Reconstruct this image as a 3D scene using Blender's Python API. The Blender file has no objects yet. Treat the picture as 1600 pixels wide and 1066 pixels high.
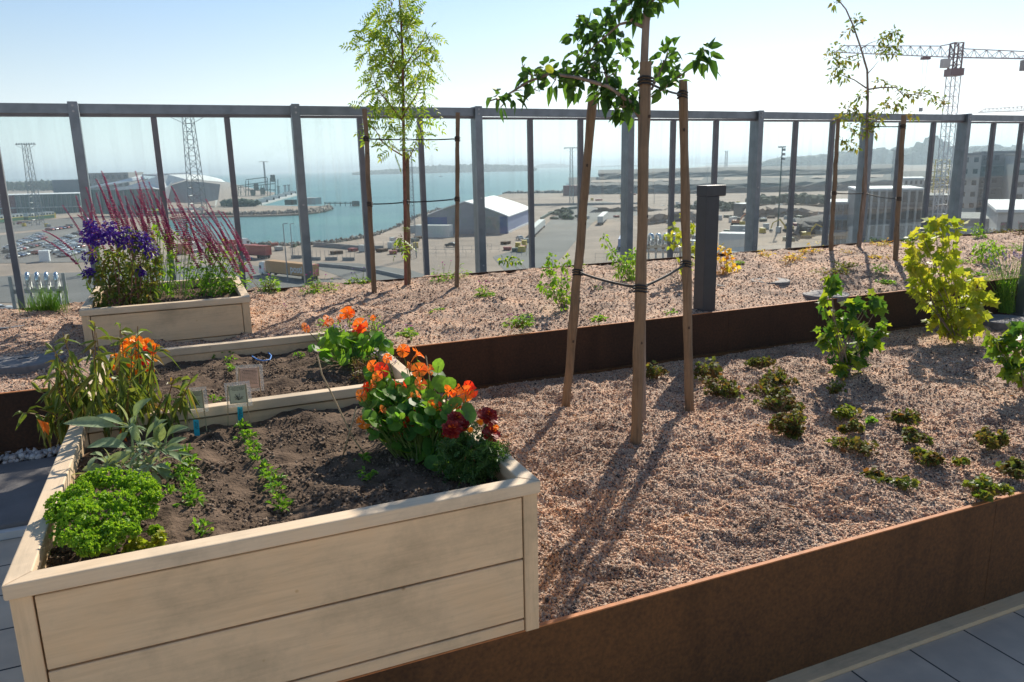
import bpy, bmesh, math, random
from mathutils import Vector, Matrix, noise
V=Vector; PI=math.pi; rad=math.radians
random.seed(7)
sc=bpy.context.scene; COL=sc.collection
# ------------------------------------------------------------------ camera
F=1190.0; CZ=1.75; YAW=rad(23.0); ROLL=math.atan(.022)
PITCH=math.atan(273*math.cos(ROLL)/F)
f0=V((math.sin(YAW),math.cos(YAW),0)); r0=V((math.cos(YAW),-math.sin(YAW),0)); z0=V((0,0,1))
fw=f0*math.cos(PITCH)-z0*math.sin(PITCH); up=f0*math.sin(PITCH)+z0*math.cos(PITCH)
cR=math.cos(ROLL); sR=math.sin(ROLL)
Rr=r0*cR-up*sR; Uu=up*cR+r0*sR
C0=V((0,0,CZ))
cam=bpy.data.cameras.new('camera'); co=bpy.data.objects.new('camera',cam); COL.objects.link(co)
m4=Matrix((Rr,Uu,-fw)).transposed().to_4x4(); m4.translation=C0; co.matrix_world=m4
cam.sensor_width=36; cam.lens=F/1600*36; cam.clip_start=.05; cam.clip_end=90000
cam.dof.use_dof=True; cam.dof.focus_distance=3.1; cam.dof.aperture_fstop=11
sc.camera=co
# ------------------------------------------------------------------ sky, sun, exposure
SUN_AZ=rad(44); SUN_EL=rad(36)          # azimuth from +Y towards +X
w=bpy.data.worlds.new('World'); sc.world=w; w.use_nodes=True
nt=w.node_tree; bg=nt.nodes['Background']
sky=nt.nodes.new('ShaderNodeTexSky'); sky.sky_type='NISHITA'; sky.sun_disc=False
sky.sun_elevation=SUN_EL; sky.sun_rotation=SUN_AZ
sky.air_density=1.0; sky.dust_density=.25; sky.ozone_density=1.4; sky.altitude=30
tint=nt.nodes.new('ShaderNodeMixRGB'); tint.blend_type='MULTIPLY'; tint.inputs[0].default_value=1; tint.inputs[2].default_value=(.97,.99,1.0,1)
tcw=nt.nodes.new('ShaderNodeTexCoord'); sxyz=nt.nodes.new('ShaderNodeSeparateXYZ'); mrg=nt.nodes.new('ShaderNodeMapRange'); bw=nt.nodes.new('ShaderNodeRGBToBW'); pale=nt.nodes.new('ShaderNodeMixRGB'); hz_=nt.nodes.new('ShaderNodeMixRGB')
nt.links.new(tcw.outputs['Generated'],sxyz.inputs[0]); nt.links.new(sxyz.outputs[2],mrg.inputs[0]); mrg.inputs[1].default_value=0; mrg.inputs[2].default_value=.20; mrg.inputs[3].default_value=.95; mrg.inputs[4].default_value=0
pale.blend_type='MULTIPLY'; pale.inputs[0].default_value=1; pale.inputs[2].default_value=(.93,1.0,1.06,1); nt.links.new(sky.outputs[0],bw.inputs[0]); nt.links.new(bw.outputs[0],pale.inputs[1])
nt.links.new(mrg.outputs[0],hz_.inputs[0]); nt.links.new(sky.outputs[0],hz_.inputs[1]); nt.links.new(pale.outputs[0],hz_.inputs[2])
nt.links.new(hz_.outputs[0],tint.inputs[1]); nt.links.new(tint.outputs[0],bg.inputs[0]); bg.inputs[1].default_value=.09
sd=V((math.sin(SUN_AZ)*math.cos(SUN_EL),math.cos(SUN_AZ)*math.cos(SUN_EL),math.sin(SUN_EL)))
sl=bpy.data.lights.new('sun','SUN'); sl.energy=4.6; sl.angle=rad(.53); sl.color=(1,.905,.77)
so=bpy.data.objects.new('sun',sl); COL.objects.link(so); so.rotation_euler=sd.to_track_quat('Z','Y').to_euler()
sc.view_settings.view_transform='Standard'; sc.view_settings.look='None'
sc.view_settings.gamma=1; sc.view_settings.exposure=.56
# ------------------------------------------------------------------ placing helpers
def ray(x,y): return fw*F+Rr*(x-800)+Uu*(533-y)
def at(x,y,z):
    d=ray(x,y); return C0+d*((z-CZ)/d.z)
def atd(x,y,D):
    d=ray(x,y); return C0+d*(D/d.dot(f0))
def aty(x,y,Y):
    d=ray(x,y); return C0+d*(Y/d.y)
def Df(p): return (V(p)-C0).dot(f0)
# ------------------------------------------------------------------ mesh helpers
class MB:
    def __init__(s): s.v=[]; s.f=[]; s.m=[]; s.mi=0
    def add(s,vs,fs,mi=None):
        o=len(s.v); s.v.extend([tuple(q) for q in vs]); s.f.extend([tuple(i+o for i in f) for f in fs])
        s.m.extend([s.mi if mi is None else mi]*len(fs)); return s
    def box(s,a,b,mi=None,rz=0,c=None):
        x0,y0,z0_=a; x1,y1,z1=b
        vs=[V((x,y,z)) for z in (z0_,z1) for x,y in ((x0,y0),(x1,y0),(x1,y1),(x0,y1))]
        if rz:
            c=V(c) if c is not None else V(((x0+x1)/2,(y0+y1)/2,0)); M=Matrix.Rotation(rz,3,'Z')
            vs=[M@(q-c)+c for q in vs]
        return s.add(vs,[(3,2,1,0),(4,5,6,7),(0,1,5,4),(1,2,6,5),(2,3,7,6),(3,0,4,7)],mi)
    def obox(s,o,X,Y,Z,mi=None):
        o=V(o);vs=[o+X*i+Y*j+Z*k for k in (0,1) for i,j in ((0,0),(1,0),(1,1),(0,1))]
        return s.add(vs,[(3,2,1,0),(4,5,6,7),(0,1,5,4),(1,2,6,5),(2,3,7,6),(3,0,4,7)],mi)
    def tube(s,pts,r,n=6,mi=None,cap=True):
        pts=[V(p) for p in pts]; k=len(pts)
        rs=r if isinstance(r,(list,tuple)) else [r]*k
        t=(pts[1]-pts[0]).normalized(); a=t.orthogonal().normalized(); vs=[];fs=[]
        for i,p in enumerate(pts):
            if i<k-1: t=(pts[i+1]-p)
            if 0<i<k-1: t=(pts[i+1]-pts[i-1])
            if t.length<1e-9: t=V((0,0,1))
            t=t.normalized(); a=(a-t*a.dot(t))
            a=a.normalized() if a.length>1e-6 else t.orthogonal().normalized()
            b=t.cross(a)
            for j in range(n):
                q=2*PI*j/n; vs.append(p+(a*math.cos(q)+b*math.sin(q))*rs[i])
        for i in range(k-1):
            for j in range(n):
                fs.append((i*n+j,i*n+(j+1)%n,(i+1)*n+(j+1)%n,(i+1)*n+j))
        if cap: fs.append(tuple(range(n))[::-1]); fs.append(tuple((k-1)*n+j for j in range(n)))
        return s.add(vs,fs,mi)
    def blob(s,c,r,mi=None,sx=1,sy=1,sz=1,jit=.15,sub=0):
        P=(1+5**.5)/2
        vs=[V(q).normalized() for q in ((-1,P,0),(1,P,0),(-1,-P,0),(1,-P,0),(0,-1,P),(0,1,P),(0,-1,-P),(0,1,-P),(P,0,-1),(P,0,1),(-P,0,-1),(-P,0,1))]
        fs=[(0,11,5),(0,5,1),(0,1,7),(0,7,10),(0,10,11),(1,5,9),(5,11,4),(11,10,2),(10,7,6),(7,1,8),(3,9,4),(3,4,2),(3,2,6),(3,6,8),(3,8,9),(4,9,5),(2,4,11),(6,2,10),(8,6,7),(9,8,1)]
        c=V(c); vs=[c+V((q.x*sx,q.y*sy,q.z*sz))*r*(1+random.uniform(-jit,jit)) for q in vs]
        return s.add(vs,fs,mi)
    def build(s,name,mats,parent=None,smooth=False):
        me=bpy.data.meshes.new(name); me.from_pydata(s.v,[],s.f)
        if not isinstance(mats,(list,tuple)): mats=[mats]
        for m in mats: me.materials.append(m)
        if len(mats)>1: me.polygons.foreach_set('material_index',s.m)
        if smooth: me.polygons.foreach_set('use_smooth',[True]*len(s.f))
        me.update(); o=bpy.data.objects.new(name,me); COL.objects.link(o)
        if parent:
            o.parent=parent; o.matrix_parent_inverse=Matrix.Translation(-parent.location)
        return o
def bev(o,wd=.003,seg=2):
    b=o.modifiers.new('bevel','BEVEL'); b.width=wd; b.segments=seg; b.limit_method='ANGLE'; return o
def T(name,label,cat,loc=(0,0,0),group=None):
    o=bpy.data.objects.new(name,None); COL.objects.link(o); o.location=loc; o.empty_display_size=.1
    o['label']=label; o['category']=cat
    if group: o['group']=group
    return o
def tag(o,label,cat,group=None,kind=None):
    o['label']=label; o['category']=cat
    if group: o['group']=group
    if kind: o['kind']=kind
    return o
def S(o,label=None,cat=None):
    o['kind']='structure'
    if label: o['label']=label; o['category']=cat or o.name
    return o
# ------------------------------------------------------------------ materials
def node_mat(name):
    m=bpy.data.materials.new(name); m.use_nodes=True; n=m.node_tree
    return m,n,n.nodes['Principled BSDF'],n.nodes.new,n.links.new
def ramp(n,stops):
    r=n.nodes.new('ShaderNodeValToRGB'); e=r.color_ramp.elements
    while len(e)<len(stops): e.new(.5)
    for i,(p,c) in enumerate(stops): e[i].position=p; e[i].color=(*c,1)
    return r
def simple(name,c,rough=.7,metal=0,var=.12,scale=4,bump=0,bs=60,spec=.4,stretch=None):
    m,n,b,N,L=node_mat(name)
    tc=N('ShaderNodeTexCoord'); mp=N('ShaderNodeMapping'); L(tc.outputs['Object'],mp.inputs[0])
    if stretch: mp.inputs['Scale'].default_value=stretch
    t=N('ShaderNodeTexNoise'); t.inputs['Scale'].default_value=scale; t.inputs['Detail'].default_value=6; L(mp.outputs[0],t.inputs[0])
    r=ramp(n,[(.25,[x*(1-var) for x in c]),(.75,[min(1,x*(1+var)) for x in c])]); L(t.outputs[0],r.inputs[0]); L(r.outputs[0],b.inputs['Base Color'])
    b.inputs['Roughness'].default_value=rough; b.inputs['Metallic'].default_value=metal; b.inputs['Specular IOR Level'].default_value=spec
    if bump:
        t2=N('ShaderNodeTexNoise'); t2.inputs['Scale'].default_value=bs; t2.inputs['Detail'].default_value=5; L(mp.outputs[0],t2.inputs[0])
        bp=N('ShaderNodeBump'); bp.inputs['Strength'].default_value=bump; bp.inputs['Distance'].default_value=.01; L(t2.outputs[0],bp.inputs['Height']); L(bp.outputs[0],b.inputs['Normal'])
    return m
def leafmat(name,cols,trans=.45,rough=.45,spec=.35):
    m,n,b,N,L=node_mat(name)
    g=N('ShaderNodeNewGeometry'); st=[(i/(max(1,len(cols)-1)),c) for i,c in enumerate(cols)]
    if len(st)==1: st=[(0,cols[0]),(1,cols[0])]
    r=ramp(n,st); L(g.outputs['Random Per Island'],r.inputs[0])
    tc=N('ShaderNodeTexCoord'); t=N('ShaderNodeTexNoise'); t.inputs['Scale'].default_value=90; L(tc.outputs['Object'],t.inputs[0])
    mx=N('ShaderNodeMixRGB'); mx.blend_type='MULTIPLY'; mx.inputs[0].default_value=.5
    r2=ramp(n,[(.3,(.6,.6,.6)),(.7,(1.25,1.25,1.2))]); L(t.outputs[0],r2.inputs[0])
    L(r.outputs[0],mx.inputs[1]); L(r2.outputs[0],mx.inputs[2])
    L(mx.outputs[0],b.inputs['Base Color']); b.inputs['Roughness'].default_value=rough; b.inputs['Specular IOR Level'].default_value=spec
    tr=N('ShaderNodeBsdfTranslucent'); mul=N('ShaderNodeMixRGB'); mul.blend_type='MULTIPLY'; mul.inputs[0].default_value=1
    mul.inputs[2].default_value=(1.9,1.75,.75,1) if cols[0][1]>cols[0][0]*.7 else (1.9,1.3,1.0,1); L(mx.outputs[0],mul.inputs[1]); L(mul.outputs[0],tr.inputs[0])
    ms=N('ShaderNodeMixShader'); ms.inputs[0].default_value=trans
    L(b.outputs[0],ms.inputs[1]); L(tr.outputs[0],ms.inputs[2]); L(ms.outputs[0],n.nodes['Material Output'].inputs[0])
    return m
def rust(name,dark=(.062,.029,.0125),mid=(.105,.047,.0165),lite=(.15,.065,.021)):
    m,n,b,N,L=node_mat(name)
    tc=N('ShaderNodeTexCoord'); t=N('ShaderNodeTexNoise'); t.inputs['Scale'].default_value=1.6; t.inputs['Detail'].default_value=8; t.inputs['Roughness'].default_value=.65; L(tc.outputs['Object'],t.inputs[0])
    t2=N('ShaderNodeTexNoise'); t2.inputs['Scale'].default_value=75; t2.inputs['Detail'].default_value=6; L(tc.outputs['Object'],t2.inputs[0])
    mp=N('ShaderNodeMapping'); mp.inputs['Scale'].default_value=(3.2,3.2,.35); L(tc.outputs['Object'],mp.inputs[0])
    t3=N('ShaderNodeTexNoise'); t3.inputs['Scale'].default_value=1.3; t3.inputs['Detail'].default_value=5; L(mp.outputs[0],t3.inputs[0])
    a=N('ShaderNodeMath'); a.operation='ADD'; L(t.outputs[0],a.inputs[0]); L(t2.outputs[0],a.inputs[1])
    a2=N('ShaderNodeMath'); a2.operation='MULTIPLY'; a2.inputs[1].default_value=.5; L(a.outputs[0],a2.inputs[0])
    r=ramp(n,[(.36,dark),(.5,mid),(.64,lite)]); L(a2.outputs[0],r.inputs[0])
    r3=ramp(n,[(.34,(.38,.4,.42)),(.47,(1,1,1))]); L(t3.outputs[0],r3.inputs[0])
    mx=N('ShaderNodeMixRGB'); mx.blend_type='MULTIPLY'; mx.inputs[0].default_value=.6; L(r.outputs[0],mx.inputs[1]); L(r3.outputs[0],mx.inputs[2])
    L(mx.outputs[0],b.inputs['Base Color']); b.inputs['Roughness'].default_value=.75; b.inputs['Specular IOR Level'].default_value=.3
    bp=N('ShaderNodeBump'); bp.inputs['Strength'].default_value=.35; bp.inputs['Distance'].default_value=.003; L(t2.outputs[0],bp.inputs['Height']); L(bp.outputs[0],b.inputs['Normal'])
    return m
def wood(name,c=(.73,.53,.325),axis='x',stain=.5):
    m,n,b,N,L=node_mat(name)
    tc=N('ShaderNodeTexCoord')
    sc_={'x':(2.5,40,40),'y':(40,2.5,40),'z':(40,40,2.5)}[axis]
    mp=N('ShaderNodeMapping'); mp.inputs['Scale'].default_value=sc_; L(tc.outputs['Object'],mp.inputs[0])
    t=N('ShaderNodeTexNoise'); t.inputs['Scale'].default_value=2.2; t.inputs['Detail'].default_value=8; t.inputs['Roughness'].default_value=.6; t.inputs['Distortion'].default_value=.6; L(mp.outputs[0],t.inputs[0])
    r=ramp(n,[(.3,[x*(.90 if c[0]>.5 else .6) for x in c]),(.5,c),(.72,[min(.86,x*1.07) for x in c])]); L(t.outputs[0],r.inputs[0])
    mp2=N('ShaderNodeMapping'); mp2.inputs['Scale'].default_value=tuple(.8+.05*q for q in sc_); L(tc.outputs['Object'],mp2.inputs[0])
    t2=N('ShaderNodeTexNoise'); t2.inputs['Scale'].default_value=1.7; t2.inputs['Detail'].default_value=7; t2.inputs['Roughness'].default_value=.7; L(mp2.outputs[0],t2.inputs[0])
    r2=ramp(n,[(.30,(.55,.55,.54)),(.44,(.90,.89,.87)),(.58,(1.02,1.01,1.0))]); L(t2.outputs[0],r2.inputs[0])
    vo=N('ShaderNodeTexVoronoi'); vo.inputs['Scale'].default_value=8.5; L(tc.outputs['Object'],vo.inputs[0])
    r4=ramp(n,[(.0,(.3,.22,.15)),(.035,(.75,.65,.52)),(.06,(1,1,1))]); L(vo.outputs['Distance'],r4.inputs[0])
    mx=N('ShaderNodeMixRGB'); mx.blend_type='MULTIPLY'; mx.inputs[0].default_value=stain; L(r.outputs[0],mx.inputs[1]); L(r2.outputs[0],mx.inputs[2])
    t5=N('ShaderNodeTexNoise'); t5.inputs['Scale'].default_value=3.1; t5.inputs['Detail'].default_value=9; t5.inputs['Roughness'].default_value=.68; L(tc.outputs['Object'],t5.inputs[0]); r5=ramp(n,[(.36,(.72,.74,.75)),(.5,(1,1,1)),(.66,(1.06,1.0,.93))]); L(t5.outputs[0],r5.inputs[0])
    mx5=N('ShaderNodeMixRGB'); mx5.blend_type='MULTIPLY'; mx5.inputs[0].default_value=.75; L(mx.outputs[0],mx5.inputs[1]); L(r5.outputs[0],mx5.inputs[2])
    mx2=N('ShaderNodeMixRGB'); mx2.blend_type='MULTIPLY'; mx2.inputs[0].default_value=.7; L(mx5.outputs[0],mx2.inputs[1]); L(r4.outputs[0],mx2.inputs[2])
    L(mx2.outputs[0],b.inputs['Base Color']); b.inputs['Roughness'].default_value=.62; b.inputs['Specular IOR Level'].default_value=.35
    bp=N('ShaderNodeBump'); bp.inputs['Strength'].default_value=.25; bp.inputs['Distance'].default_value=.003; L(t.outputs[0],bp.inputs['Height']); L(bp.outputs[0],b.inputs['Normal'])
    return m
STONES=[(0,(.05,.042,.038)),(.11,(.17,.12,.10)),(.20,(.43,.245,.165)),(.42,(.56,.36,.24)),(.62,(.60,.43,.305)),(.76,(.38,.27,.20)),(.88,(.64,.51,.39)),(1,(.20,.165,.15))]
def gravel_mat(name,scale=165,bump=1.0):
    m,n,b,N,L=node_mat(name)
    tc=N('ShaderNodeTexCoord'); vo=N('ShaderNodeTexVoronoi'); vo.inputs['Scale'].default_value=scale; L(tc.outputs['Object'],vo.inputs[0])
    sp=N('ShaderNodeSeparateColor'); L(vo.outputs['Color'],sp.inputs[0]); r=ramp(n,STONES); r.color_ramp.interpolation='CONSTANT'; L(sp.outputs[0],r.inputs[0])
    tn=N('ShaderNodeTexNoise'); tn.inputs['Scale'].default_value=3.5; tn.inputs['Detail'].default_value=5; L(tc.outputs['Object'],tn.inputs[0]); rr=ramp(n,[(.35,(.72,.70,.69)),(.5,(1,1,1)),(.66,(1.22,1.14,1.04))]); L(tn.outputs[0],rr.inputs[0]); mm=N('ShaderNodeMixRGB'); mm.blend_type='MULTIPLY'; mm.inputs[0].default_value=1; L(r.outputs[0],mm.inputs[1]); L(rr.outputs[0],mm.inputs[2])
    L(mm.outputs[0],b.inputs['Base Color']); b.inputs['Roughness'].default_value=.8; b.inputs['Specular IOR Level'].default_value=.25
    bp=N('ShaderNodeBump'); bp.inputs['Strength'].default_value=bump; bp.inputs['Distance'].default_value=.004; bp.invert=True; L(vo.outputs['Distance'],bp.inputs['Height']); L(bp.outputs[0],b.inputs['Normal'])
    return m
def stone_mat(name,stops,rough=.8,patch=0):
    m,n,b,N,L=node_mat(name); g=N('ShaderNodeNewGeometry'); r=ramp(n,stops); L(g.outputs['Random Per Island'],r.inputs[0]); L(r.outputs[0],b.inputs['Base Color']); b.inputs['Roughness'].default_value=rough; b.inputs['Specular IOR Level'].default_value=.25
    if patch:
        tc=N('ShaderNodeTexCoord'); tn=N('ShaderNodeTexNoise'); tn.inputs['Scale'].default_value=patch; tn.inputs['Detail'].default_value=5; L(tc.outputs['Object'],tn.inputs[0]); rr=ramp(n,[(.35,(.72,.70,.69)),(.5,(1,1,1)),(.66,(1.22,1.14,1.04))]); L(tn.outputs[0],rr.inputs[0]); mm=N('ShaderNodeMixRGB'); mm.blend_type='MULTIPLY'; mm.inputs[0].default_value=1; L(r.outputs[0],mm.inputs[1]); L(rr.outputs[0],mm.inputs[2]); L(mm.outputs[0],b.inputs['Base Color'])
    return m
def glass_mat(name):
    m,n,b,N,L=node_mat(name); n.nodes.remove(b)
    tr=N('ShaderNodeBsdfTransparent'); tr.inputs[0].default_value=(.90,.955,.95,1)
    gl=N('ShaderNodeBsdfGlossy'); gl.inputs['Roughness'].default_value=.0; gl.inputs[0].default_value=(.9,.95,1,1)
    fr=N('ShaderNodeFresnel'); gb=N('ShaderNodeNewGeometry'); mm=N('ShaderNodeMapRange'); L(gb.outputs['Backfacing'],mm.inputs[0]); mm.inputs[3].default_value=1.45; mm.inputs[4].default_value=1/1.45; L(mm.outputs[0],fr.inputs[0])
    dif=N('ShaderNodeBsdfDiffuse'); dif.inputs[0].default_value=(.7,.74,.76,1)
    tc=N('ShaderNodeTexCoord'); mp=N('ShaderNodeMapping'); mp.inputs['Scale'].default_value=(7,7,.35); L(tc.outputs['Object'],mp.inputs[0])
    t=N('ShaderNodeTexNoise'); t.inputs['Scale'].default_value=1.5; t.inputs['Detail'].default_value=5; L(mp.outputs[0],t.inputs[0])
    r=ramp(n,[(.45,(.01,.01,.01)),(.8,(.09,.09,.09))]); L(t.outputs[0],r.inputs[0])
    m1=N('ShaderNodeMixShader'); L(r.outputs[0],m1.inputs[0]); L(tr.outputs[0],m1.inputs[1]); L(dif.outputs[0],m1.inputs[2])
    m2=N('ShaderNodeMixShader'); L(fr.outputs[0],m2.inputs[0]); L(m1.outputs[0],m2.inputs[1]); L(gl.outputs[0],m2.inputs[2])
    L(m2.outputs[0],n.nodes['Material Output'].inputs[0]); return m
M={}
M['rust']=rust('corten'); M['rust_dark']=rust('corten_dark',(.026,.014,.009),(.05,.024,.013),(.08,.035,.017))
M['rust_lit_edge']=simple('corten_lit_edge',(.44,.17,.06),.7,0,.25,30)  # brighter rust: sunlight on the wall tops put into the colour
M['wood_x']=wood('timber_x'); M['wood_y']=wood('timber_y',axis='y'); M['wood_z']=wood('timber_z',axis='z')
M['rim_x']=wood('rim_x',(.70,.55,.38),'x',.45); M['rim_y']=wood('rim_y',(.70,.55,.38),'y',.45)
M['gravel']=gravel_mat('gravel_surface'); M['stones']=stone_mat('gravel_stones',STONES,.8,3.5)
M['soil']=simple('soil',(.125,.088,.062),.95,0,.6,14,.9,90,.1)
M['clod']=stone_mat('soil_clods',[(0,(.055,.038,.027)),(.4,(.13,.092,.064)),(.8,(.20,.147,.105)),(1,(.30,.23,.17))],.95)
M['steel']=simple('galvanised_steel',(.24,.255,.27),.42,.75,.18,9,.05,40)
M['frame']=simple('mullion_paint',(.185,.172,.175),.5,.3,.15,9)
M['glass']=glass_mat('pane_glass')
M['anth']=simple('anthracite_coat',(.055,.06,.068),.45,.2,.08,20,.05,200)
M['stake']=wood('stake_wood',(.22,.15,.092),'z',1.0)
M['bark']=simple('bark',(.26,.20,.16),.85,0,.4,30,.5,60,.2,(1,1,.25)); M['bark2']=simple('young_bark',(.20,.085,.06),.7,0,.4,30)
M['knot']=simple('knot_wood',(.06,.04,.03),.9); M['rubber']=simple('black_strap',(.02,.02,.02),.6,0,.2,30)
M['stem']=leafmat('green_stem',[(.16,.22,.05)],.15); M['stemr']=leafmat('red_stem',[(.22,.10,.05),(.3,.2,.07)],.15); M['dry']=simple('dry_stalk',(.42,.31,.18),.8,0,.25,50)
M['dryleaf']=leafmat('dry_leaf',[(.3,.2,.08),(.22,.12,.05),(.36,.28,.1)],.2); M['l_apple']=leafmat('apple_leaf',[(.03,.085,.02),(.05,.13,.03),(.09,.19,.035),(.035,.09,.03)],.42)
M['l_rowan']=leafmat('rowan_leaf',[(.12,.23,.04),(.19,.31,.05),(.32,.39,.06),(.10,.2,.04)],.5)
M['l_yel']=leafmat('currant_yellow_leaf',[(.26,.33,.04),(.36,.41,.05),(.22,.32,.04),(.44,.42,.07),(.18,.29,.035)],.5)
M['l_curr']=leafmat('currant_leaf',[(.035,.10,.025),(.06,.15,.03),(.16,.27,.03),(.3,.36,.04)],.5)
M['l_herb']=leafmat('herb_leaf',[(.10,.24,.03),(.16,.33,.04),(.26,.38,.05)],.45)
M['l_pars']=leafmat('parsley_leaf',[(.13,.28,.025),(.21,.38,.035),(.31,.46,.06)],.4)
M['l_sage']=leafmat('sage_leaf',[(.21,.29,.165),(.26,.34,.21),(.33,.39,.27)],.22,.8,.15)
M['l_wilt']=leafmat('wilted_leaf',[(.10,.15,.03),(.15,.21,.045),(.2,.23,.05),(.09,.15,.035),(.13,.18,.04),(.24,.16,.05)],.35)
M['l_nast']=leafmat('nasturtium_leaf',[(.06,.17,.04),(.09,.24,.045),(.2,.38,.05),(.08,.2,.05)],.58)
M['l_mari']=leafmat('marigold_leaf',[(.05,.12,.03),(.09,.18,.04)],.35)
M['l_dark']=leafmat('purple_green_leaf',[(.07,.10,.03),(.12,.075,.04),(.09,.14,.035),(.16,.19,.045),(.2,.08,.04)],.35,.6,.15)
M['l_autumn']=leafmat('autumn_leaf',[(.35,.36,.05),(.5,.40,.06),(.55,.22,.06),(.3,.34,.06)],.5)
M['l_bronze']=leafmat('bronze_leaf',[(.11,.15,.03),(.17,.22,.04),(.24,.18,.05),(.10,.18,.03),(.14,.2,.03)],.4)
M['p_or']=leafmat('orange_petal',[(.85,.21,.025),(.9,.28,.03),(.85,.16,.025)],.3); M['p_red']=leafmat('red_petal',[(.72,.03,.015),(.8,.07,.015)],.35)
M['p_mar']=leafmat('maroon_petal',[(.20,.006,.01),(.30,.012,.012),(.45,.05,.015)],.12); M['p_marig']=leafmat('marigold_petal',[(.92,.40,.02),(.95,.52,.03),(.9,.30,.02)],.2)
M['p_vio']=leafmat('violet_petal',[(.055,.015,.28),(.10,.03,.42),(.04,.01,.18)],.15); M['p_mag']=leafmat('magenta_petal',[(.36,.02,.14),(.45,.05,.2),(.24,.02,.09)],.3)
M['p_pur']=leafmat('purple_petal',[(.35,.03,.36),(.5,.06,.45)],.3); M['p_lav']=leafmat('lavender_petal',[(.28,.22,.55),(.4,.33,.65)],.3)
M['white']=simple('white_paint',(.78,.79,.8),.5,0,.05,3); M['offwhite']=simple('off_white',(.6,.6,.58),.6,0,.08,3)
M['blue']=simple('blue_plastic',(.02,.42,.58),.5,0,.08,30); M['cord']=simple('blue_cord',(.05,.22,.6),.6,0,.1,30)
M['ink']=simple('ink',(.03,.03,.035),.8,0,.05,3); M['card']=simple('beige_card',(.60,.56,.38),.8,0,.12,30); M['cardp']=simple('faded_pink_card',(.68,.47,.36),.8,0,.12,30)
M['chrome']=simple('polished_steel',(.7,.72,.74),.16,1,.05,5); M['alu']=simple('dull_aluminium',(.45,.43,.42),.5,.7,.15,12)
def film_mat():
    m,n,b,N,L=node_mat('laminate_film'); tr=N('ShaderNodeBsdfTransparent'); ms=N('ShaderNodeMixShader'); ms.inputs[0].default_value=.2
    b.inputs['Base Color'].default_value=(.85,.85,.83,1); b.inputs['Roughness'].default_value=.15
    L(tr.outputs[0],ms.inputs[1]); L(b.outputs[0],ms.inputs[2]); L(ms.outputs[0],n.nodes['Material Output'].inputs[0]); return m
M['film']=film_mat()
# ------------------------------------------------------------------ leaves
def rv(): return V((random.gauss(0,1),random.gauss(0,1),random.gauss(0,1))).normalized()
def leaf(m,p,d,nn,L,W,mi=0,droop=.3,fold=.25):
    d=d.normalized(); s=d.cross(nn); s=s.normalized() if s.length>1e-4 else d.orthogonal().normalized(); n=s.cross(d)
    ts=(0,.28,.62,1); ws=(0,.48,.42,0); mid=[]; 
    for t in ts: mid.append(p+d*(L*t)-z0*(droop*L*t*t))
    vs=[mid[0],mid[1],mid[1]+s*W*ws[1]+n*W*fold,mid[1]-s*W*ws[1]+n*W*fold,mid[2],mid[2]+s*W*ws[2]+n*W*fold*.8,mid[2]-s*W*ws[2]+n*W*fold*.8,mid[3]]
    m.add(vs,[(0,2,1),(0,1,3),(1,2,5,4),(1,4,6,3),(4,5,7),(4,7,6)],mi)
def fanleaf(m,p,d,nn,radii,R,mi=0,cup=.15,droop=.2):
    # palmate / round leaf: fan about the stalk point p, outline given by radii over -A..A round direction d
    d=d.normalized(); s=d.cross(nn); s=s.normalized() if s.length>1e-4 else d.orthogonal().normalized(); n=s.cross(d); k=len(radii)
    full=radii[0]==radii[-1] and radii[0]>.8
    vs=[p]; A=PI if full else PI*.86
    for i,r in enumerate(radii):
        q=-A+2*A*i/(k if full else k-1); x=math.cos(q)*r*R; y=math.sin(q)*r*R
        vs.append(p+d*x+s*y+n*(cup*r*R*(1+random.uniform(-.6,.6)))-z0*(droop*max(0,x)))
    fs=[(0,i,i+1) for i in range(1,k)]
    if full: fs.append((0,k,1))
    m.add(vs,fs,mi)
PALM=(.35,.62,.42,.85,.62,1.05,.62,.85,.42,.62,.35); ROUND=(.92,1.0,.96,1.03,.95,1.0,.97,1.03,.94,.92)
LOB=(.5,.8,.6,.95,.75,1.0,.7,.95,.6,.8,.5)
def pinnate(m,p,d,nn,L,W,k=5,mi=0,droop=.35):
    d=d.normalized(); s=d.cross(nn); s=s.normalized() if s.length>1e-4 else d.orthogonal().normalized()
    for i in range(1,k+1):
        t=i/(k+.3); q=p+d*L*t-z0*droop*L*t*t
        for sg in (1,-1): leaf(m,q,(s*sg+d*.55-z0*.2),nn,W*(1.15-.5*abs(t-.45)),W*.36,mi,.2,.15)
    q=p+d*L-z0*droop*L; leaf(m,q,d-z0*.4,nn,W,W*.36,mi,.2,.15)
def curly(m,p,R,n,mi=0):
    for _ in range(n):
        d=rv(); q=p+d*R*random.uniform(.4,1); 
        for j in range(3): leaf(m,q,rv()+d*.35,d+rv()*.7,R*.42,R*.38,mi,0,.5)
def bend(a,b,k=4,sag=.1,j=.0):
    a=V(a);b=V(b);L=(b-a).length; o=V((random.uniform(-1,1),random.uniform(-1,1),0))*L*j
    return [a.lerp(b,i/k)+(z0*sag*L+o)*(4*(i/k)*(1-i/k)) for i in range(k+1)]
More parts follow.
